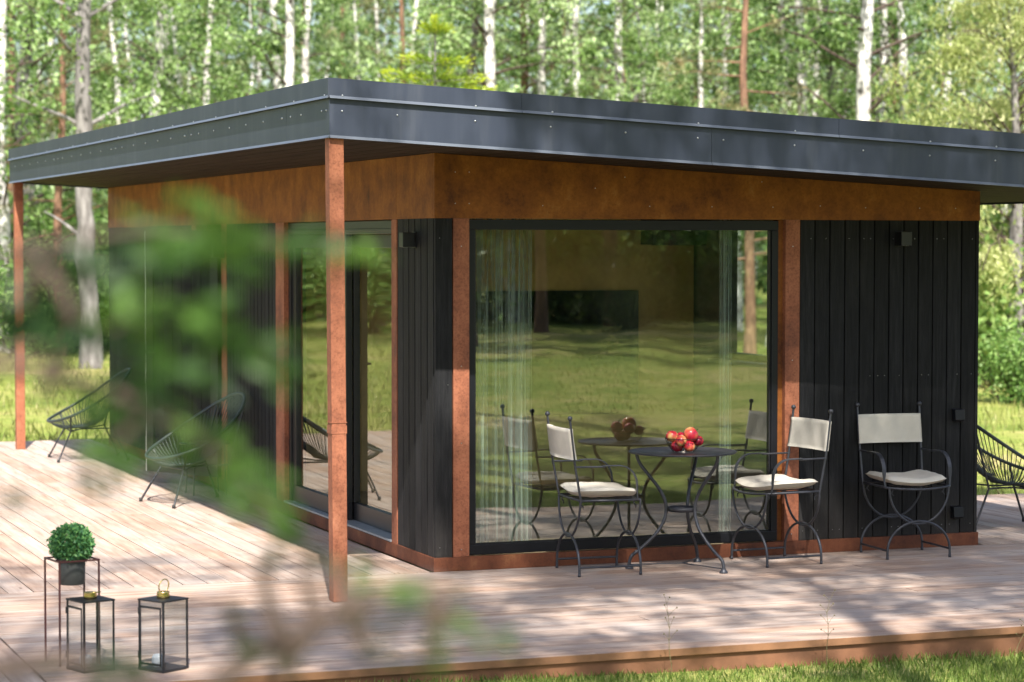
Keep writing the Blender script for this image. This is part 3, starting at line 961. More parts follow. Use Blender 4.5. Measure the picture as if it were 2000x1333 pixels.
    fs = [(j * L_ + i, j * L_ + (i + 1) % L_, (j + 1) * L_ + (i + 1) % L_, (j + 1) * L_ + i) for j in range(8) for i in range(L_)]
    m.add(vs, fs, 0, .5, True)
    top_o = 8 * L_
    for o_ in (0, top_o):
        fs2 = [(o_ + i, o_ + i + 1, o_ + L_ - 2 - i, o_ + L_ - 1 - i) for i in range(n)]
        m.f += [list(f_) for f_ in fs2]; m.m += [0] * n; m.t += [.5] * n; m.s += [True] * n
    b_ = m.build('back_sleeve', 'canvas', root)
    return root
CH = 'iron armchairs with cream canvas'
ch = make_armchair()
ch.location = (3.098, -0.285, 0); ch.rotation_euler = (0, 0, R(-4))
tag(ch, 'iron armchair with cream cushion standing against the black boards, facing the camera', 'armchair', CH)
c2 = copy_tree(ch); c2.location = (0.945, -0.318, 0); c2.rotation_euler = (0, 0, R(86))
tag(c2, 'iron armchair left of the round table, its cream back sleeve turned to the camera', 'armchair', CH)
c3 = copy_tree(ch); c3.location = (2.165, -0.300, 0); c3.rotation_euler = (0, 0, R(-86))
tag(c3, 'iron armchair between the round table and the black boards, facing left', 'armchair', CH)

def make_table():
    t = empty('bistro_table', (1.487, -0.361, 0)); tag(t, 'round dark iron bistro table with three curved legs in front of the window', 'table')
    m = MB(); zt_ = .716
    m.lathe([(.0001, zt_ - .004), (.325, zt_ - .004), (.332, zt_ - .002), (.3335, zt_ + .004), (.331, zt_ + .0075), (.326, zt_ + .0075), (.322, zt_ + .002), (.0001, zt_ + .002)], (0, 0, 0), 56)
    m.build('tabletop', 'iron_dark', t)
    m = MB()
    prof = []
    m.lathe([(.078, .352), (.090, .352), (.090, .378), (.078, .378), (.078, .352)], (0, 0, 0), 30); m.build('ring', 'iron_dark', t)
    feet = [(0.135, -0.305), (-0.318, 0.085), (0.207, 0.221)]
    for (fx, fy) in feet:
        a = math.atan2(fy, fx); R_ = math.hypot(fx, fy)
        prof = [(.285, .712), (.282, .685), (.262, .640), (.205, .570), (.145, .495), (.108, .425), (.099, .365), (.108, .305), (.145, .235), (.205, .170), (.265, .118), (R_ - .012, .080), (R_, .045), (R_, .012)]
        pts = [Vector((r_ * math.cos(a), r_ * math.sin(a), z_)) for r_, z_ in prof]
        # smooth
        for _ in range(2):
            q = [pts[0]]
            for i in range(len(pts) - 1):
                q += [pts[i].lerp(pts[i + 1], .25), pts[i].lerp(pts[i + 1], .75)]
            pts = q + [pts[-1]]
        m = MB(); m.tube(pts, .0105, 10); lg = m.build('leg', 'iron', t)
        m = MB(); m.lathe([(.0001, 0), (.026, 0), (.026, .006), (.018, .018), (.0115, .03), (.0001, .03)], (fx, fy, 0), 14); m.build('foot', 'iron', lg)
    m = MB()
    for (fx, fy) in feet:
        m.tube([(0, 0, .03), (fx * .97, fy * .97, .026)], .004, 6)
    m.build('stretcher', 'iron', t)
    return t
make_table()

# --- wire bowl and apples
bowl = empty('fruit_bowl', (1.487, -0.375, 0.7185)); tag(bowl, 'small wire basket bowl of apples standing on the round table', 'bowl')
m = MB(); m.lathe([(.054, 0), (.058, 0), (.058, .006), (.054, .006), (.054, 0)], (0, 0, 0), 28); m.build('base_ring', 'wire_bright', bowl)
m = MB(); ringr = lambda z: .055 + .060 * (z / .085) ** .6
for k in range(22):
    a = 2 * math.pi * k / 22
    m.tube([((ringr(z)) * math.cos(a), ringr(z) * math.sin(a), z) for z in (.004, .02, .04, .06, .085)], .0011, 4)
for z in (.03, .058):
    m.tube([(ringr(z) * math.cos(2 * math.pi * k / 30), ringr(z) * math.sin(2 * math.pi * k / 30), z) for k in range(30)], .0011, 4, 0, True)
m.build('basket', 'wire', bowl)
m = MB(); m.tube([(ringr(.085) * math.cos(2 * math.pi * k / 30), ringr(.085) * math.sin(2 * math.pi * k / 30), .085) for k in range(30)], .0022, 6, 0, True)
m.build('rim', 'wire', bowl)
def make_apple():
    m = MB(); prof = []
    for i in range(17):
        t_ = math.pi * i / 16
        r_ = math.sin(t_) * (1 + .08 * math.cos(t_)); z_ = -math.cos(t_)
        if i < 3: z_ += .10 * (1 - i / 3)
        if i > 12: z_ -= .22 * ((i - 12) / 4) ** 2
        prof.append((max(r_, .0005), z_ * .92))
    m.lathe([(r_ * .036, z_ * .036) for r_, z_ in prof], (0, 0, 0), 22)
    o = m.build('apple', 'apple')
    m = MB(); m.tube([(0, 0, .022), (.001, 0, .033), (.005, .001, .042)], .0014, 5); m.build('stem', 'twig', o)
    return o
ap = make_apple()
# (right of bowl centre along image, towards camera, height, scale, label)
right = Vector((math.cos(YAW), math.sin(YAW), 0)); near = Vector((math.sin(YAW), -math.cos(YAW), 0))
apples = [(-.078, .030, .098, 1.08, 'glossy red apple at the upper left of the bowl with a pale highlight'),
          (.048, .035, .110, 1.32, 'largest apple on top of the pile, red with a pale yellow patch'),
          (-.024, .078, .074, 1.00, 'dark crimson apple in the middle front of the pile'),
          (.034, .060, .040, 1.02, 'orange-yellow apple low at the front of the bowl'),
          (-.043, .030, .040, 1.10, 'dull dark red apple low at the left of the bowl'),
          (.098, -.005, .068, .92, 'small red apple at the far right edge of the bowl'),
          (-.010, -.025, .086, 1.05, 'red apple half hidden behind the middle of the pile')]
for i, (a, b, z, s, lab) in enumerate(apples):
    o = ap if i == 0 else copy_tree(ap)
    o.location = Vector((1.487, -.375, .7195)) + right * a * .93 + near * b * .93 + Vector((0, 0, z))
    o.rotation_euler = (rnd.uniform(-.9, .9), rnd.uniform(-.9, .9), rnd.uniform(0, 6))
    o.scale = (s, s, s)
    tag(o, lab, 'apple', 'apples in the wire bowl')

# --- Acapulco style cord chairs
def make_cord_chair():
    root = empty('cord_chair')
    n = 72
    def rim(a):   # a=0 at front (-y)
        x = .365 * math.sin(a); yy = -math.cos(a)
        y = .03 + .38 * yy; z = .565 + .235 * yy + .03 * yy * yy - .03 * (math.sin(a) ** 2)
        return Vector((x * (1.0 - .06 * yy), y, z))
    P = [rim(2 * math.pi * k / n) for k in range(n)]
    m = MB(); m.tube(P, .0125, 8, 0, True); m.build('rim', 'cord', root)
    cen = Vector((0, -.02, .315))
    Q = [cen + Vector((.105 * math.sin(2 * math.pi * k / n), -.105 * math.cos(2 * math.pi * k / n), .012 * -math.cos(2 * math.pi * k / n))) for k in range(n)]
    m = MB(); m.tube(Q, .008, 6, 0, True); m.build('seat_ring', 'cord', root)
    m = MB()
    for k in range(n):
        p, q = P[k], Q[k]
        pts = [p.lerp(q, t_) + Vector((0, 0, -.085 * math.sin(math.pi * t_) * (p - q).length / .55)) for t_ in (0, .25, .5, .75, 1)]
        m.tube(pts, .0034, 5, 0, False, .5, False)
    for k in range(0, n // 2, 3):
        m.tube([Q[k], Q[(k + n // 2) % n]], .0034, 5, 0, False, .5, False)
    m.build('cords', 'cord', root)
    for s in (-1, 1):
        m = MB()
        m.tube([rim(s * .95) - Vector((0, 0, .012)), Vector((s * .20, -.17, .28)), Vector((s * .30, -.30, .012))], .0085, 8)
        l = m.build('leg', 'iron_dark', root)
        m = MB(); m.lathe([(.0001, 0), (.014, 0), (.014, .03), (.0001, .03)], (s * .30, -.30, 0), 10); m.build('foot_cap', 'rubber', l)
        m = MB()
        m.tube([rim(math.pi - s * .75) + Vector((0, .012, -.012)), Vector((s * .21, .20, .30)), Vector((s * .27, .34, .012))], .0085, 8)
        l = m.build('leg', 'iron_dark', root)
        m = MB(); m.lathe([(.0001, 0), (.014, 0), (.014, .03), (.0001, .03)], (s * .27, .34, 0), 10); m.build('foot_cap', 'rubber', l)
    m = MB()
    for s in (-1, 1):
        m.tube([(s * .20, -.17, .28), (s * .08, -.05, .29), (s * .08, .05, .29), (s * .21, .20, .30)], .007, 6)
    m.tube([(-.20, -.17, .28), (.20, -.17, .28)], .007, 6)
    m.build('under_frame', 'iron_dark', root)
    return root
AC = 'woven cord chairs'
a1 = make_cord_chair(); a1.location = (-.46, 4.38, 0); a1.rotation_euler = (0, 0, R(-78))
tag(a1, 'black cord chair on the left deck nearest the open terrace door, behind the blurred leaves', 'chair', AC)
a2 = copy_tree(a1); a2.location = (-.50, 8.45, 0); a2.rotation_euler = (0, 0, R(-92))
tag(a2, 'black cord chair at the far end of the left deck beside the far rust post', 'chair', AC)
a3 = copy_tree(a1); a3.location = (4.50, .78, 0); a3.rotation_euler = (0, 0, R(82))
tag(a3, 'dark green cord chair half hidden behind the right corner of the house', 'chair', AC)
t = empty('side_table', (-.20, 5.02, 0)); tag(t, 'low black side table with thin legs against the boards beside the near cord chair', 'side table')
m = MB(); m.lathe([(.0001, .40), (.21, .40), (.21, .412), (.0001, .412)], (0, 0, 0), 28); m.build('table_top', 'black_board', t)
for k in range(4):
    a = math.pi / 4 + k * math.pi / 2
    m = MB(); m.tube([(.17 * math.cos(a), .17 * math.sin(a), .40), (.19 * math.cos(a), .19 * math.sin(a), .0)], .006, 6); m.build('leg', 'iron_dark', t)

# --- lanterns
def make_lantern():
    root = empty('lantern')
    h, w, H = .078, .0075, .335
    for sx in (-1, 1):
        for sy in (-1, 1):
            m = MB(); m.box(sx * h - w / 2, sx * h + w / 2, sy * h - w / 2, sy * h + w / 2, .012, H - .008)
            m.build('corner_post', 'lantern_metal', root)
    m = MB(); m.box(-h - .006, h + .006, -h - .006, h + .006, 0, .012)
    m.build('base', 'lantern_metal', root, .001)
    m = MB(); m.box(-h - .006, h + .006, -h - .006, h + .006, H - .008, H); m.build('lid', 'lantern_metal', root, .001)
    # door frame on the left face
    m = MB(); x = -h - .0075
    m.box(x, x + .003, -h + .012, h - .012, .030, .040); m.box(x, x + .003, -h + .012, h - .012, H - .040, H - .030)
    m.box(x, x + .003, -h + .008, -h + .016, .030, H - .03); m.box(x, x + .003, h - .016, h - .008, .030, H - .03)
    for z in (.06, H - .07): m.lathe([(.004, 0), (.004, .03)], (x, h - .002, z), 8)
    m.build('door_frame', 'lantern_metal', root)
    g = MB()
    g.box(-h - .001, -h + .001, -h + .005, h - .005, .0125, H - .009); g.box(h - .001, h + .001, -h + .005, h - .005, .0125, H - .009)
    g.box(-h + .005, h - .005, -h - .001, -h + .001, .0125, H - .009); g.box(-h + .005, h - .005, h - .001, h + .001, .0125, H - .009)
    g.build('pane', 'lantern_glass', root)
    m = MB(); m.lathe([(.026, 0), (.030, .001), (.031, .012), (.029, .026), (.030, .030), (.025, .031), (.0001, .028)], (0, 0, H + .0005), 24)
    cl = m.build('collar', 'brass', root)
    return root, cl
def ring_handle(parent, H, tilt, mat):
    m = MB(); r = .032; pts = []
    for k in range(25):
        a = math.pi * 2 * k / 24 - math.pi / 2
        p = Vector((r * math.cos(a), 0, r + r * math.sin(a)))
        p = Matrix.Rotation(tilt, 3, 'X') @ p
        pts.append(p + Vector((0, 0, H + .026)))
    m.tube(pts[:-1], .003, 8, 0, True)
    m.build('ring_handle', mat, parent)
la, cl = make_lantern()
la.location = (-2.290, -2.735, 0); la.rotation_euler = (0, 0, R(32))
tag(la, 'black glass lantern standing alone with its brass ring handle upright', 'lantern', 'black lanterns on the deck')
lb = copy_tree(la); lb.location = (-2.612, -2.63, 0); lb.rotation_euler = (0, 0, R(18))
tag(lb, 'black glass lantern in front of the plant stand with its brass ring folded down', 'lantern', 'black lanterns on the deck')
ring_handle(cl, .335, R(8), 'brass')
ring_handle([c for c in lb.children if c.name.startswith('collar')][0], .335, R(80), 'brass')
for L_, lab in ((la, 'pale glass tea light holder inside the lone lantern'), (lb, 'pale candle inside the lantern before the plant stand')):
    m = MB(); m.lathe([(.0001, 0), (.024, 0), (.032, .02), (.030, .045), (.024, .055), (.022, .05), (.0001, .048)], (0, 0, 0), 10, 0, .5, False)
    c_ = m.build('candle', 'lantern_white'); c_.location = (L_.location.x - .02, L_.location.y + .02, .0122); tag(c_, lab, 'candle', 'candles in the lanterns')

# --- plant stand with a clipped box ball
st = empty('plant_stand', (-2.655, -2.40, 0), R(10)); tag(st, 'tall thin dark red metal plant stand behind the left lantern', 'plant stand')
h, w = .098, .008
for sx in (-1, 1):
    for sy in (-1, 1):
        m = MB(); m.box(sx * h - w / 2, sx * h + w / 2, sy * h - w / 2, sy * h + w / 2, 0, .50); m.build('leg', 'stand_red', st)
m = MB()
m.box(-h + w / 2, h - w / 2, -h - w / 2, -h + w / 2, .492, .4995); m.box(-h + w / 2, h - w / 2, h - w / 2, h + w / 2, .492, .4995)
m.box(-h - w / 2, -h + w / 2, -h + w / 2, h - w / 2, .492, .4995); m.box(h - w / 2, h + w / 2, -h + w / 2, h - w / 2, .492, .4995)
m.lathe([(.066, .490), (.074, .490), (.074, .496), (.066, .496), (.066, .490)], (0, 0, 0), 28)
for sx in (-1, 1):
    m.box(sx * .084 - .012, sx * .084 + .012, -.004, .004, .490, .496)
m.build('top_rail', 'stand_red', st)
pt = empty('potted_ball', (-2.655, -2.40, .375), R(10)); tag(pt, 'round clipped green plant in a dark grey pot held by the metal stand', 'potted plant')
m = MB(); m.lathe([(.0001, 0), (.058, 0), (.062, .004), (.064, .125), (.060, .128), (.058, .11), (.0001, .11)], (0, 0, 0), 32); pm = m.build('pot', 'pot', pt)
m = MB(); m.lathe([(.0001, .112), (.056, .112)], (0, 0, 0), 20); m.build('soil', 'soil', pt)
nr = np.random.default_rng(11)
d = nr.normal(size=(4200, 3)); d /= np.linalg.norm(d, axis=1)[:, None]
rr = .098 * (nr.uniform(.45, 1.0, 4200) ** .4) * (1 + .06 * np.sin(d[:, 0] * 7 + d[:, 1] * 5) + .05 * np.sin(d[:, 2] * 11 + d[:, 0] * 9) + .10 * (nr.random(4200) < .02))
P = d * rr[:, None]; P[:, 2] = P[:, 2] * .93 + .192
leaf_object('foliage', P, nr.uniform(.014, .024, 4200), .012, np.clip(nr.normal(.5, .25, 4200), 0, 1), 'box_leaf', pt, nr, dirs=d * .35 + nr.normal(size=(4200, 3)) * .6)
m = MB(); m.tube([(0, 0, .11), (0, 0, .2)], .006, 6); m.build('stem', 'twig', pt)

# --- dry stalks in front of the deck
def stalk(x, y, h, lean, label):
    t = empty('grass_stalk', (x, y, gz(x, y))); tag(t, label, 'stalk', 'dry stalks at the deck edge')
    m = MB(); r = random.Random(int(x * 100))
    pts = [Vector((lean * (z / h) ** 1.5 + r.uniform(-.006, .006), r.uniform(-.006, .006), z)) for z in np.linspace(0, h, 7)]
    m.tube(pts, [.0022, .002, .002, .0016, .0014, .0011, .0008], 5)
    m.build('stem', 'stalk', t)
    m = MB()
    for i in (3, 4, 5, 6):
        p = pts[i]
        for s in (-1, 1):
            e = p + Vector((s * r.uniform(.015, .04), r.uniform(-.02, .02), r.uniform(.03, .06)))
            m.tube([p, (p + e) / 2 + Vector((0, 0, .004)), e], .0009, 4); m.ball(e, .004, 6)
    m.build('seed_head', 'stalk', t)
stalk(0.12, -3.18, .36, -.02, 'thin dry stalk in front of the deck edge below the round table')
stalk(0.985, -3.16, .34, .01, 'upright dry stalk in front of the deck edge below the middle armchair')
stalk(2.05, -3.2, .22, .10, 'bent pale straw leaning on the right end of the deck edge')

# ================================================================== VEGETATION
def grass_blades(name, n, xr, yr, h0, h1, w, seed, keep, label, mat='grass'):
    r = np.random.default_rng(seed)
    x = r.uniform(*xr, n); y = r.uniform(*yr, n)
    k = keep(x, y)
    pat = .5 + .5 * np.sin(x * 2.1 + 1.3 * np.sin(y * 1.7)) * np.sin(y * 2.7 + x * .6)
    x, y, pat = x[k], y[k], pat[k]
    n = len(x)
    z = np.array([gz(a, b) for a, b in zip(x, y)])
    H = r.uniform(h0, h1, n) * (.75 + .5 * pat)
    az = r.uniform(0, 2 * math.pi, n); ln = r.uniform(.1, .55, n) * H
    W = w * r.uniform(.7, 1.3, n)
    base = np.stack([x, y, z - .01], 1)
    s = np.stack([-np.sin(az), np.cos(az), np.zeros(n)], 1) * W[:, None] / 2
    lean = np.stack([np.cos(az), np.sin(az), np.zeros(n)], 1)
    mid = base + lean * (ln * .35)[:, None] + np.stack([np.zeros(n), np.zeros(n), H * .6], 1)
    tip = base + lean * ln[:, None] + np.stack([np.zeros(n), np.zeros(n), H], 1)
    v = np.stack([base - s, base + s, mid + s * .7, tip, mid - s * .7], 1)
    me = bpy.data.meshes.new(name)
    me.vertices.add(n * 5); me.vertices.foreach_set('co', v.reshape(-1).astype(np.float32))
    me.loops.add(n * 5); me.loops.foreach_set('vertex_index', np.arange(n * 5, dtype=np.int32))
    me.polygons.add(n); me.polygons.foreach_set('loop_start', np.arange(0, n * 5, 5, dtype=np.int32)); me.polygons.foreach_set('loop_total', np.full(n, 5, dtype=np.int32))
    me.update(calc_edges=True)
    a = me.attributes.new('tint', 'FLOAT', 'FACE')
    a.data.foreach_set('value', np.clip(.30 + .25 * pat + r.normal(0, .16, n) + (r.random(n) < .07) * .45, 0, 1).astype(np.float32))
    me.materials.append(MAT[mat])
    o = bpy.data.objects.new(name, me); COL.objects.link(o)
    tag(o, label, 'grass', None, 'stuff')
    return o
grass_blades('grass', 62000, (-4.6, 4.0), (-5.2, -3.05),   .025, .06, .0045, 21, lambda x, y: (y < -3.07) & ~((x < -2.85) & (y > -4.62)) | False, 'short sunlit lawn grass in front of the deck edge')
grass_blades('grass', 60000, (-22, 3.5), (10.8, 46), .05, .14, .016, 22, lambda x, y: np.random.default_rng(1).random(len(x)) < 1.0 / (1 + (y - 10) * .03), 'sunny lawn grass beyond the far end of the left deck', 'dry_grass')
grass_blades('grass', 60000, (3.9, 26), (2.8, 40), .05, .14, .014, 23, lambda x, y: np.random.default_rng(2).random(len(x)) < 1.0 / (1 + (y - 3) * .03), 'sunny lawn grass behind the right corner of the house', 'dry_grass')
grass_blades('grass', 45000, (0, 34), (-30, -8), .02, .06, .012, 24, lambda x, y: np.abs(x - (6 - (y + 8) * .42)) < 8, 'lawn grass behind the viewpoint, mirrored in the window', 'dry_grass')

def branch_pts(r, start, az, up, length, droop, n=5):
    pts = [Vector(start)]
    d = Vector((math.cos(az) * math.cos(up), math.sin(az) * math.cos(up), math.sin(up)))
    for i in range(n):
        d = (d + Vector((r.uniform(-.18, .18), r.uniform(-.18, .18), r.uniform(-.1, .1) - droop * (i / n)))).normalized()
        pts.append(pts[-1] + d * length / n)
    return pts

def make_tree(name, seed, H, rad, kind, bark, low, nbr, nleaf, spread, leafL, leafW, mat, wob=.12, lean=(0, 0), crown_top=None):
    r = random.Random(seed); rn = np.random.default_rng(seed)
    root = empty(name)
    m = MB()
    n = 14
    tp = []
    ph = [r.uniform(0, 6) for _ in range(4)]
    for i in range(n + 1):
        t_ = i / n; z = -.25 + (H + .25) * t_
        tp.append(Vector((wob * math.sin(z * .5 + ph[0]) + .5 * wob * math.sin(z * 1.3 + ph[1]) + lean[0] * z, wob * math.sin(z * .45 + ph[2]) + lean[1] * z, z)))
    o_ = tp[0].copy(); tp = [p - Vector((o_.x, o_.y, 0)) for p in tp]
    m.tube(tp, [rad * ((1 - i / n) ** .8 * .97 + .03) * (1.35 if i == 0 else 1) for i in range(n + 1)], 9)
    def trunk_at(z):
        f_ = (z + .25) / (H + .25) * n; i = min(n - 1, max(0, int(f_))); return tp[i].lerp(tp[i + 1], f_ - i)
    tips = []
    for b in range(nbr):
        z = low + (H * .96 - low) * ((b + r.random()) / nbr) ** 1.15
        rel = (H - z) / H
        L = spread * (.35 + .9 * math.sin(min(1, rel * 1.15) * math.pi * .62)) * r.uniform(.7, 1.15)
        if kind == 'pine': up, dr = r.uniform(-.1, .5), .15
        elif kind == 'willow': up, dr = r.uniform(.3, 1.0), .75
        else: up, dr = r.uniform(.1, .8), .42
        pts = branch_pts(r, trunk_at(z), r.uniform(0, 2 * math.pi), up, L, dr)
        br = max(.008, rad * .22 * (.3 + rel))
        m.tube(pts, [br, br * .75, br * .55, br * .4, br * .28, br * .15], 5, 1)
        tips.append(pts)
    m.build('trunk', [bark, 'twig' if kind != 'pine' else 'pine_bark'], root)
    # crown: clumps of leaves strung along the limbs
    P = []; D = []; Tn = []
    per = max(1, nleaf // len(tips))
    for pts in tips:
        clumps = [(r.uniform(.35, 1.0), r.uniform(.07, .27), min(1, max(0, r.gauss(.5, .3)))) for _ in range(5)]
        for j in range(per):
            c_, s_, tn = clumps[j % 5]
            f_ = c_ * 5; i = min(4, int(f_)); p = pts[i].lerp(pts[i + 1], f_ - i)
            g = rn.normal(size=3) * s_
            if kind == 'willow':
                g[2] = -abs(g[2]) * 2.2
            else:
                g[2] -= .35 * s_
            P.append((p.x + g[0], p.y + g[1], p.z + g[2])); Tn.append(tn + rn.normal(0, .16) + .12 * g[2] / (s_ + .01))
    P = np.array(P); Tn = np.clip(np.array(Tn), 0, 1)
    if kind == 'pine':
        # needle clumps: a burst of thin blades round each point
        K = 9
        P2 = np.repeat(P, K, 0); Tn = np.repeat(Tn, K)
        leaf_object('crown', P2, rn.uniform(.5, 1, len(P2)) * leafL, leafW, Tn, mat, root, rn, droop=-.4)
    else:
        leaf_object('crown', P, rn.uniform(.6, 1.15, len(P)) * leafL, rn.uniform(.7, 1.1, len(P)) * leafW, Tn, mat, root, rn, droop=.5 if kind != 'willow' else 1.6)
    return root

def put(proto, px, dist, rz=None, s=1.0, label=None, cat=None, group=None, first=set()):
    if proto.name in first:
        o = copy_tree(proto)
    else:
        first.add(proto.name); o = proto
    p = at(px, 477.4, dist)
    o.location = (p.x, p.y, gz(p.x, p.y))
    o.rotation_euler = (0, 0, rnd.uniform(0, 6.28) if rz is None else rz)
    o.scale = (s, s, s)
    tag(o, label, cat, group)
    return o
def putw(proto, x, y, s=1.0, label=None, cat=None, group=None, rz=None):
    o = copy_tree(proto); o.location = (x, y, gz(x, y)); o.rotation_euler = (0, 0, rnd.uniform(0, 6.28) if rz is None else rz); o.scale = (s, s, s)
    tag(o, label, cat, group); return o

BIR = [make_tree('birch_tree', 100 + i, 15 + i * .7, .165 + .015 * (i % 3), 'birch', 'birch_bark', 2.0 + .5 * (i % 3), 46, 8500, 2.5, .135, .085, 'birch_leaf', .10 + .03 * i, (.012 * (i - 2), .0)) for i in range(4)]
PIN = [make_tree('pine_tree', 200 + i, 16, .17, 'pine', 'pine_bark', 2.6, 34, 1500, 2.0, .17, .022, 'pine_leaf', .08) for i in range(2)]
GRY = [make_tree('grey_tree', 300 + i, 15, .19, 'birch', 'grey_bark', 3.0, 34, 5200, 2.6, .13, .085, 'birch_leaf', .16) for i in range(2)]
BUSH = []
def make_bush(name, seed, H, Rr, n, mat, L=.11, W=.07):
    r = random.Random(seed); rn = np.random.default_rng(seed)
    root = empty(name); m = MB(); P = []; Tn = []
    for b in range(16):
        pts = branch_pts(r, (r.uniform(-.2, .2), r.uniform(-.2, .2), -.1), r.uniform(0, 6.28), r.uniform(.6, 1.4), H * r.uniform(.6, 1.05), .25)
        m.tube(pts, [.03, .024, .018, .013, .009, .004], 5)
        for j in range(n // 16):
            if j % 40 == 0: c_, s_, tn = r.uniform(.25, 1), r.uniform(.12, .30) * Rr, r.uniform(.15, .85)
            f_ = c_ * 5; i = min(4, int(f_)); p = pts[i].lerp(pts[i + 1], f_ - i); g = rn.normal(size=3) * s_
            P.append((p.x + g[0], p.y + g[1], max(.02, p.z + g[2]))); Tn.append(tn + rn.normal(0, .15))
    m.build('stem', 'twig', root)
    leaf_object('foliage', np.array(P), rn.uniform(.6, 1.1, len(P)) * L, W, np.clip(np.array(Tn), 0, 1), mat, root, rn, droop=.3)
    return root
DBUSH = [make_bush('bush', 450 + i, 2.6 + .5 * i, 1.2, 4200, 'shaded_leaf') for i in range(2)]  # low mirrored bushes, their shade carried by the leaf colour
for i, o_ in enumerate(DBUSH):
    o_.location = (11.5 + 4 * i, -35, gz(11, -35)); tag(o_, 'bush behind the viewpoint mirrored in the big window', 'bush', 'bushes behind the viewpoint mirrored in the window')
BUSH = [make_bush('bush', 400 + i, 1.9 + .4 * i, 1.0, 4200, 'bush_leaf') for i in range(3)]

# ---- trees whose trunks stand out in the photo: (bearing px, metres away, kind, label)
B0, B1, B2, B3 = BIR; P0, P1 = PIN; G0, G1 = GRY
NAMED = [
 (B1, 12, 47, .8, 'straight white birch at the far left beyond the far rust post'),
 (G1, 70, 50, 1.0, 'grey mottled tree just right of the white birch at the far left'),
 (P1, 118, 46, .62, 'thin leaning reddish pine between the grey trees at the far left'),
 (B0, 276, 52, .95, 'thick white birch with dark scars above the left end of the roof'),
 (B2, 250, 58, .55, 'slim white birch close left of the thick scarred birch'),
 (B1, 370, 60, .6, 'slim birch above the left roof edge, right of the thick scarred birch'),
 (B3, 438, 62, .55, 'pale thin birch above the middle of the left roof edge'),
 (B2, 492, 58, .5, 'very thin white birch above the left roof edge'),
 (B0, 548, 48, .9, 'dark patched birch above the left roof edge, left of the roof corner'),
 (B2, 692, 60, .6, 'slender birch just right of the roof corner'),
 (P0, 780, 56, .7, 'orange stemmed pine left of the small yellow-tipped fir'),
 (B3, 868, 58, .6, 'slender birch directly behind the small yellow-tipped fir'),
 (G0, 914, 56, .8, 'dark grey trunk between the yellow-tipped fir and the leaning birch'),
 (B1, 957, 50, .95, 'stout birch with peeling base right of the yellow-tipped fir'),
 (P1, 1014, 54, .8, 'pinkish orange pine trunk between two birches above the front roof'),
 (B3, 1036, 52, .8, 'black and white birch immediately right of the pinkish pine'),
 (B2, 1190, 53, .8, 'white birch with a raised side limb above the middle of the front roof'),
 (G1, 1240, 60, .6, 'thin grey tree right of the birch with the raised limb'),
 (B0, 1344, 52, .65, 'narrow grey-white birch left of the red pine'),
 (B3, 1440, 58, .8, 'bright birch half hidden behind the red pine branches'),
 (P0, 1464, 45, .68, 'red barked pine with browned needles above the right half of the roof'),
 (B1, 1552, 50, .85, 'mottled birch right of the red pine'),
 (G0, 1620, 52, .8, 'smooth grey tree between the mottled birch and the bright white birch'),
 (G1, 1648, 58, .6, 'thin dark leaning tree close to the bright white birch'),
 (B2, 1680, 46, .95, 'brightest white birch of a close pair above the right roof'),
 (B0, 1698, 48, .85, 'greyer birch of the close pair above the right roof'),
 (B3, 1735, 52, .55, 'slim birch left of the forked leafy birch'),
 (B1, 1752, 48, .8, 'leafy birch with drooping pale twigs beside the yellow willow'),
 (B2, 1785, 56, .45, 'thin white stem just left of the yellow willow'),
]
for pr, px, dist, s, lab in NAMED:
    cat = 'pine' if pr in PIN else ('birch' if pr in BIR else 'tree')
    put(pr, px, dist, None, s, lab, cat, None)
# crooked old tree on the left lawn, seen under the roof
def make_crooked():
    p = at(172, 477.4, 42)
    t = empty('old_tree', (p.x, p.y, gz(p.x, p.y))); tag(t, 'crooked grey old trunk with a bulge on the left lawn, seen under the roof', 'tree')
    m = MB(); k = 42 / FPX
    prof = [(8, 690, 27), (6, 640, 21), (3, 590, 19), (-3, 540, 19), (-8, 500, 20), (-5, 470, 19), (-3, 440, 17), (-9, 410, 16), (-10, 370, 17), (-8, 320, 17), (-10, 250, 17), (-14, 180, 16), (-14, 120, 15), (-12, 40, 13), (-8, -60, 11), (0, -200, 8), (4, -350, 4), (4, -500, 2)]
    pts = []
    for u, v, w_ in prof:
        q = at(172 + u, v, 42) - t.location; q.y *= .3; pts.append(Vector((q.x, q.y * .3, q.z)))
    pts[0].z = -.2
    m.tube(pts, [w_ * k for _, _, w_ in prof], 12)
    r = random.Random(5); rn = np.random.default_rng(5)
    P = []
    for z0, az, L in [(2.1, 2.6, 1.0), (4.0, .4, 1.8), (4.4, 2.9, 2.2), (5.2, 3.6, 2.0), (5.8, .1, 2.4), (6.3, 2.4, 2.4), (6.6, 4.4, 2.2), (7.2, 1.0, 2.4), (7.8, 5.2, 2.2), (8.4, 3, 2.2), (9, 0, 2), (9.5, 2, 2)]:
        i = min(range(len(pts)), key=lambda q_: abs(pts[q_].z - z0))
        bp_ = branch_pts(r, pts[i], az, .5, L, .1)
        m.tube(bp_, [.05, .04, .03, .022, .015, .008], 6)
        if z0 > 3.5:
            for j in range(330):
                f_ = r.uniform(.3, 1) * 5; a_ = min(4, int(f_)); q = bp_[a_].lerp(bp_[a_ + 1], f_ - a_); g = rn.normal(size=3) * .33
                P.append((q.x + g[0], q.y + g[1], q.z + g[2]))
    m.build('trunk', 'grey_bark', t)
    leaf_object('crown', np.array(P), rn.uniform(.08, .14, len(P)), .08, np.clip(rn.normal(.6, .22, len(P)), 0, 1), 'birch_leaf', t, rn, droop=.5)
make_crooked()
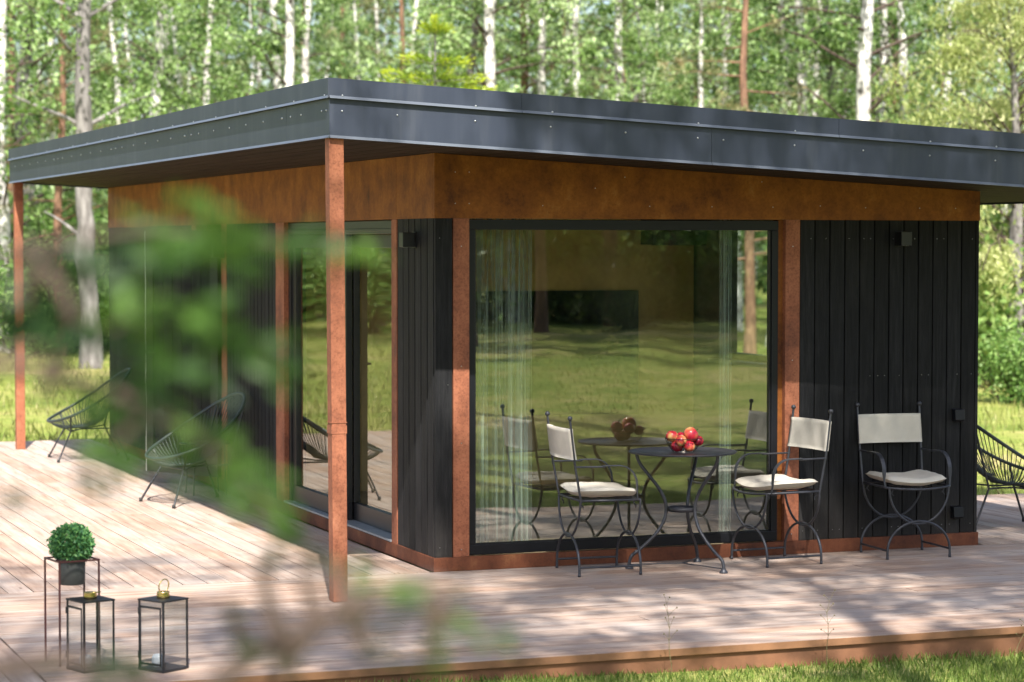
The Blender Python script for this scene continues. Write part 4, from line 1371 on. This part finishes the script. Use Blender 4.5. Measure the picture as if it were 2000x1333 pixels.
# small fir with yellow new growth
def make_fir():
    p = at(850, 477.4, 34); t = empty('fir_sapling', (p.x, p.y, gz(p.x, p.y))); tag(t, 'small fir with yellow-green tips rising behind the roof right of its corner', 'fir')
    H = (477 - 38) * 34 / FPX + CAMPOS.z - t.location.z
    m = MB(); m.tube([(0, 0, -.1), (0, 0, H * .5), (0, 0, H - .1)], [.06, .03, .012], 8)
    rn = np.random.default_rng(9); r = random.Random(9); P = []; D = []; Tn = []
    for z, L, nb_ in [(H - .16, .16, 6), (H - .62, .48, 6), (H - .85, .66, 7), (H - 1.1, .85, 8), (H - 1.4, 1.05, 8), (H - 1.8, 1.2, 8), (H - 2.3, 1.4, 8), (H - 2.9, 1.5, 8)]:
        for b in range(nb_):
            a = 2 * math.pi * (b + r.random() * .5) / nb_
            e = Vector((math.cos(a) * L, math.sin(a) * L, z + L * r.uniform(-.05, .22)))
            m.tube([(0, 0, z - .03), e], [.010, .004], 5)
            for j in range(int(60 + 90 * L)):
                f_ = r.uniform(.15, 1.05); s_ = .05
                q = Vector((0, 0, z)).lerp(e, f_) + Vector((r.gauss(0, s_), r.gauss(0, s_), r.gauss(0, s_ * .7)))
                P.append(q[:]); dd = (e - Vector((0, 0, z))).normalized(); D.append((dd.x, dd.y, dd.z + .3)); Tn.append(.25 + .6 * f_ * f_)
    P += [(r.gauss(0, .03), r.gauss(0, .03), H - r.uniform(0, .2)) for _ in range(80)]; D += [(0, 0, 1)] * 80; Tn += [.8] * 80
    m.build('trunk', 'grey_bark', t)
    leaf_object('foliage', np.array(P), .09, .022, np.array(Tn), 'fir_leaf', t, rn, dirs=np.array(D))
make_fir()
# big yellow-green willow at the right
WIL = make_tree('willow_tree', 500, 6.3, .16, 'willow', 'grey_bark', 1.2, 70, 30000, 2.6, .12, .032, 'willow_leaf', .1)
put(WIL, 1990, 38, None, 1.0, 'large pale yellow-green willow at the right edge above the roof end', 'willow')
putw(WIL, at(2140, 477, 40).x, at(2140, 477, 40).y, 1.0, 'second yellow-green willow standing beyond the right edge of the view', 'willow')
G = 'leafy bushes at the edge of the woods'
for px, dist, s, lab, k in [(1985, 33, .62, 'rounded bright green bush on the lawn under the right end of the roof', 0), (1935, 38, 1.25, 'tall airy green bush behind the right corner of the house', 2), (2010, 41, 1.5, 'tall pale bush at the right edge behind the rounded bush', 1), (1900, 44, 1.4, 'green bush just hidden behind the right wall of the house', 2),
                          (60, 47, 1.2, 'green bush at the far left between the far rust post and the birch', 0), (115, 48, 1.5, 'tall green bush left of the crooked old trunk', 2), (218, 48, 1.5, 'green bush right of the crooked old trunk behind the house', 1), (10, 48, 1.5, 'leafy bush at the left edge behind the far rust post', 1), (150, 50, 1.8, 'tall leafy bush directly behind the crooked old trunk', 0), (35, 52, 1.8, 'tall bush deep in the woods at the left edge', 2)]:
    put(BUSH[k], px, dist, None, s, lab, 'bush', G)

# ---- deeper trees, alike enough that nothing tells them apart
GB = 'slender birches deep in the woods'
for i in range(34):
    px = 20 + i * 58 + rnd.uniform(-22, 22); pr = BIR[i % 4]
    put(pr, px, rnd.uniform(60, 82), None, rnd.uniform(.55, .95), 'slender white birch deep in the woods behind the house', 'birch', GB)
TH = make_tree('birch_tree', 150, 17, .12, 'birch', 'birch_bark', 6.5, 26, 3200, 1.8, .13, .085, 'birch_leaf', .12)
for i, px in enumerate((205, 330, 415, 515, 610, 728, 828, 985, 1095, 1150, 1290, 1395, 1505, 1590, 1830)):
    put(TH, px, 50 + (i * 7) % 12, None, .75 + .05 * (i % 5), 'slender white birch deep in the woods behind the house', 'birch', GB)
GP = 'pines deep in the woods'
for i in range(12):
    put(PIN[i % 2], 60 + i * 165 + rnd.uniform(-50, 50), rnd.uniform(58, 80), None, rnd.uniform(.7, 1.0), 'reddish pine deep in the woods behind the house', 'pine', GP)
# ---- woods left of the view (mirrored in the side door) and behind the viewpoint (mirrored in the window)
GL = 'trees left of the view mirrored in the sliding door'
for x, y, pr, s in [(-19.5, 34, G0, 1.2), (-13, 33, B1, .9), (-24, 38, B2, 1), (-29, 34, G1, 1), (-17, 45, B3, 1), (-10, 43, P0, .9), (-26, 47, B0, 1), (-33, 45, P1, 1), (-21, 52, B1, 1), (-14, 55, B2, 1), (-8, 50, B3, .9), (-30, 55, G0, 1)]:
    putw(pr, x, y, s, 'tree left of the view mirrored in the sliding door', 'tree', GL)
for x, y, k, s in [(-16, 38, 0, 1.3), (-20, 40, 1, 1.5), (-24, 41, 2, 1.5), (-12, 40, 2, 1.4), (-28, 42, 0, 1.5), (-18, 47, 1, 1.9), (-23, 48, 2, 1.9), (-13, 48, 0, 1.8), (-9, 45, 1, 1.6)]:
    putw(BUSH[k], x, y, s, 'bush left of the view mirrored in the sliding door', 'bush', 'bushes left of the view mirrored in the sliding door')
GR = 'trees behind the viewpoint mirrored in the window'
for x, y, pr, s in [(9.9, -27, P1, .95), (12.6, -30, P0, .9), (15.4, -33, P1, .9), (14.2, -36, B1, .7), (17.6, -35, P1, .8), (20.5, -38, P0, .9), (18.5, -43, B2, .7), (23.5, -44, P0, 1.0), (16, -48, P0, 1), (25, -47, P1, 1), (21, -50, B0, .7), (27, -53, P1, 1), (24, -57, B1, .8), (18, -53, P1, 1), (8, -34, G0, .9), (11.2, -38, P0, 1), (6.5, -39, G1, 1.3), (9.5, -42, G0, 1.35), (12.5, -40, G1, 1.3), (15.5, -43, G0, 1.4), (18.5, -41, G1, 1.35), (5, -36, B0, 1.2), (10.5, -36, B1, 1.2), (16.5, -38, B3, 1.2)]:
    putw(pr, x, y, s, 'tree behind the viewpoint mirrored in the big window', 'tree', GR)
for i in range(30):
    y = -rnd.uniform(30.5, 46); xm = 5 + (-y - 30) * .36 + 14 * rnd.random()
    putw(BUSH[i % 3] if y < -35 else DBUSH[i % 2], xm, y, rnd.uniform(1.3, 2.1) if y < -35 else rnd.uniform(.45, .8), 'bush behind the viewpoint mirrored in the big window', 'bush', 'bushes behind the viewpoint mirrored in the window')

for x, y, k, s in [(10.5, -39, 1, 1.6), (14, -41, 2, 1.7), (18, -39, 0, 1.8), (8, -37, 2, 1.3)]:
    putw(BUSH[k], x, y, s, 'bush behind the viewpoint mirrored in the big window', 'bush', 'bushes behind the viewpoint mirrored in the window')

# ---- far woods that read as one mass (ring of foliage, real depth)
def far_woods():
    rn = np.random.default_rng(77); P = []; Tn = []
    for i in range(900):
        if i < 620:
            u = rn.uniform(-260, 2300); d_ = rn.uniform(74, 118); p = at(u, 477, d_); x, y = p.x, p.y
        elif i < 760:
            x, y = rn.uniform(-55, -5), rn.uniform(56, 90)
        else:
            x, y = rn.uniform(8, 48), rn.uniform(-85, -58)
        z = rn.uniform(0, 1) ** 1.5 * 12.0; s_ = rn.uniform(.5, 1.3); tn = rn.uniform(.1, .9); k = 62
        g = rn.normal(size=(k, 3)) * np.array([s_, s_, s_ * .9])
        P.append(g + np.array([x, y, max(.3, z) + gz(x, y)])); Tn.append(np.clip(tn + rn.normal(0, .15, k), 0, 1))
    P = np.concatenate(P); Tn = np.concatenate(Tn); n = len(P)
    o = leaf_object('far_woods', P, rn.uniform(.22, .48, n), rn.uniform(.16, .30, n), Tn, 'far_leaf', None, rn, droop=.3)
    tag(o, 'distant mass of pale green woodland closing the view behind the trees', 'woods', None, 'stuff')
far_woods()

# ---- shade trees in front of the house, out of the picture: they throw the dappled shade on the deck
SH = 'tall birches beside the viewpoint shading the deck'
SHADE = make_tree('birch_tree', 611, 17.5, .15, 'birch', 'birch_bark', 8.6, 60, 9500, 3.0, .125, .085, 'birch_leaf', .1)
SHADE.location = (-0.6, -10.2, gz(-.6, -10.2)); tag(SHADE, 'tall birch beside the viewpoint shading the deck', 'birch', SH)
for x, y, s, a in [(2.0, -10.6, 1.0, 1.0), (-3.6, -13.6, 1.05, 2.2), (3.1, -8.6, .95, 4.0), (0.4, -13.8, 1.05, 5.0), (1.4, -18.2, 1.0, 3.0), (4.0, -17.4, 1.0, .3)]:
    putw(SHADE, x, y, s, 'tall birch beside the viewpoint shading the deck', 'birch', SH, a)

SPARSE = make_tree('birch_tree', 633, 17.0, .13, 'birch', 'birch_bark', 9.5, 40, 4200, 2.8, .125, .085, 'birch_leaf', .1)
putw(SPARSE, -7.6, -11.4, 1.0, 'tall birch beside the viewpoint shading the deck', 'birch', SH, 2.0)
SPARSE.location = (-5.6, -12.2, gz(-5.6, -12.2)); tag(SPARSE, 'tall birch beside the viewpoint shading the deck', 'birch', SH)

# ---- blurred shrub close to the camera
def front_shrub():
    base = at(-260, 1500, 2.25)
    t = empty('foreground_shrub', (base.x, base.y, gz(base.x, base.y))); tag(t, 'out of focus feathery green shrub close to the camera at the left', 'shrub')
    m = MB(); r = random.Random(3); rn = np.random.default_rng(3)
    def st(px, rad, d_=2.25):
        pts = [at(u, v, d_) - t.location for u, v in px]
        for _ in range(2):
            q = [pts[0]]
            for i in range(len(pts) - 1): q += [pts[i].lerp(pts[i + 1], .25), pts[i].lerp(pts[i + 1], .75)]
            pts = q + [pts[-1]]
        n = len(pts); m.tube(pts, [rad * (1 - .78 * i / n) for i in range(n)], 7)
    gv = 666.5 + FPX * (CAMPOS.z - t.location.z) / 2.25 - 150
    st([(-260, gv), (-240, 3000), (-250, 1500), (-230, 900), (-240, 500), (-210, 250)], .02)
    st([(-240, 620), (-100, 520), (100, 480), (214, 456), (330, 446), (430, 462), (560, 472), (690, 494)], .005)
    st([(-235, 800), (-60, 690), (80, 680), (240, 635), (360, 620), (470, 660), (530, 700)], .004)
    st([(-235, 860), (-100, 720), (60, 715), (177, 745), (288, 800), (380, 845), (470, 930), (540, 1010)], .0095)
    st([(288, 800), (240, 860), (190, 890), (150, 930)], .006)
    st([(-245, 1500), (-120, 1320), (66, 1300), (120, 1284), (209, 1308), (300, 1345), (420, 1400)], .014)
    st([(-250, 2200), (200, 1500), (420, 1340), (500, 1275), (590, 1240), (688, 1190), (770, 1150), (850, 1175), (900, 1220), (975, 1258)], .013)
    for tw in ([(500, 1275), (455, 1215), (440, 1170)], [(545, 1258), (520, 1160), (510, 1090)], [(620, 1225), (600, 1140), (592, 1085)], [(688, 1190), (660, 1140), (640, 1100)], [(600, 1238), (560, 1290), (545, 1320)], [(688, 1190), (700, 1240), (716, 1285)], [(850, 1175), (845, 1240), (838, 1290)], [(770, 1150), (830, 1140), (890, 1150)], [(120, 684), (100, 740), (80, 790)], [(100, 480), (60, 540), (50, 600)], [(40, 486), (120, 560), (150, 640)]):
        st(tw, .012)
    m.build('stem', 'twig', t)
    # sprays: centre (px), half length, half width, slope, tone, coverage
    C = [(395, 418, 60, 20, 12, .85, .9), (262, 432, 30, 16, 10, .7, .8), (340, 478, 75, 30, 6, .75, 1.2), (420, 470, 60, 26, 4, .6, 1.0), (505, 472, 75, 20, 7, .6, 1.0), (600, 480, 50, 16, 8, .5, .6), (698, 496, 24, 16, 5, .95, 1.1), (625, 492, 24, 13, 0, .8, .6), (456, 524, 52, 15, 5, .45, .7), (300, 520, 60, 22, 8, .4, .8),
         (230, 470, 40, 16, 10, .15, .7),
         (130, 520, 85, 40, 10, .08, .8), (90, 600, 80, 45, 0, .08, .8), (140, 660, 70, 35, -6, .10, .7), (30, 640, 50, 40, 0, .08, .7), (60, 500, 60, 25, 0, .06, .6),
         (242, 622, 34, 34, 0, .9, .9), (250, 570, 40, 22, 20, .5, .5), (370, 610, 62, 34, 10, .75, 1.0), (350, 660, 70, 26, 8, .65, .9), (430, 590, 40, 24, 15, .4, .6),
         (505, 690, 52, 34, 10, .45, .95), (540, 735, 40, 20, 10, .4, .7), (460, 650, 40, 22, 10, .5, .6), (250, 705, 45, 28, 5, .4, .9), (350, 728, 62, 24, 6, .5, .9), (420, 745, 30, 14, 0, .05, .8), (230, 765, 60, 20, 18, .12, .5), (300, 770, 50, 20, 20, .25, .6),
         (190, 812, 44, 32, 15, .65, 1.0), (265, 830, 40, 20, 20, .1, .6), (376, 842, 46, 30, 15, 1.0, 1.1), (430, 850, 40, 22, 15, .7, .7), (330, 880, 45, 22, 20, .6, .7), (205, 890, 60, 26, 15, .55, .9), (160, 925, 30, 18, 50, .3, .5), (100, 755, 40, 30, 10, .1, .5),
         (460, 920, 56, 36, 25, .65, 1.0), (500, 975, 60, 30, 30, .75, 1.1), (430, 960, 40, 24, 30, .5, .8), (540, 1030, 50, 20, 30, .55, .8), (560, 985, 30, 20, 30, .5, .5), (8, 970, 24, 20, 0, .02, .8), (330, 950, 40, 16, 20, .35, .4),
         (511, 1103, 16, 30, 0, .15, .6), (594, 1092, 18, 22, 0, .15, .5), (643, 1109, 16, 26, 0, .35, .8), (693, 1136, 24, 18, 0, .6, 1.0), (765, 1147, 34, 14, 10, .8, .9), (803, 1160, 22, 12, 25, .55, .9), (690, 1205, 22, 34, 0, .15, .8), (874, 1213, 28, 14, 10, .85, 1.2), (891, 1158, 12, 16, 0, .4, .6), (841, 1285, 24, 30, 0, .45, .9), (973, 1257, 34, 14, 15, .45, .9), (930, 1240, 20, 12, 15, .4, .6), (715, 1280, 34, 18, 0, .05, .8), (545, 1270, 24, 34, 0, .03, .7), (473, 1252, 24, 18, 0, .05, .6), (451, 1208, 18, 14, 0, .05, .5), (770, 1215, 24, 14, 0, .2, .4), (840, 1245, 20, 14, 0, .3, .5), (215, 1310, 60, 24, 0, .0, .8), (110, 1300, 50, 14, 0, .0, .5)]
    P = []; L = []; Tn = []; D = []
    for u, v, a, b, sl, tn, cov in C:
        d0 = 2.25 + r.uniform(-.12, .12)
        lo_ = 1.0 if v < 1050 else .72
        n_ = max(3, int(math.pi * a * b * cov * 2.1 / (430 * lo_ * lo_)))
        ca, sa = math.cos(R(sl)), math.sin(R(sl))
        for _ in range(n_):
            x_, y_ = r.gauss(0, a * .55), r.gauss(0, b * .55)
            q = at(u + x_ * ca - y_ * sa, v + x_ * sa + y_ * ca, d0 + r.gauss(0, .035)) - t.location
            P.append(q[:]); L.append(r.uniform(.020, .034) * lo_); Tn.append(min(1, max(0, tn + r.gauss(0, .10))))
            dd = _rt * ca - _up * sa
            D.append((dd * r.choice((1, 1, 1, -.4)) + Vector((r.gauss(0, .35), r.gauss(0, .35), r.gauss(0, .35))))[:])
    leaf_object('foliage', np.array(P), np.array(L), np.array(L) * .46, np.array(Tn), 'front_leaf', t, rn, dirs=np.array(D))
front_shrub()
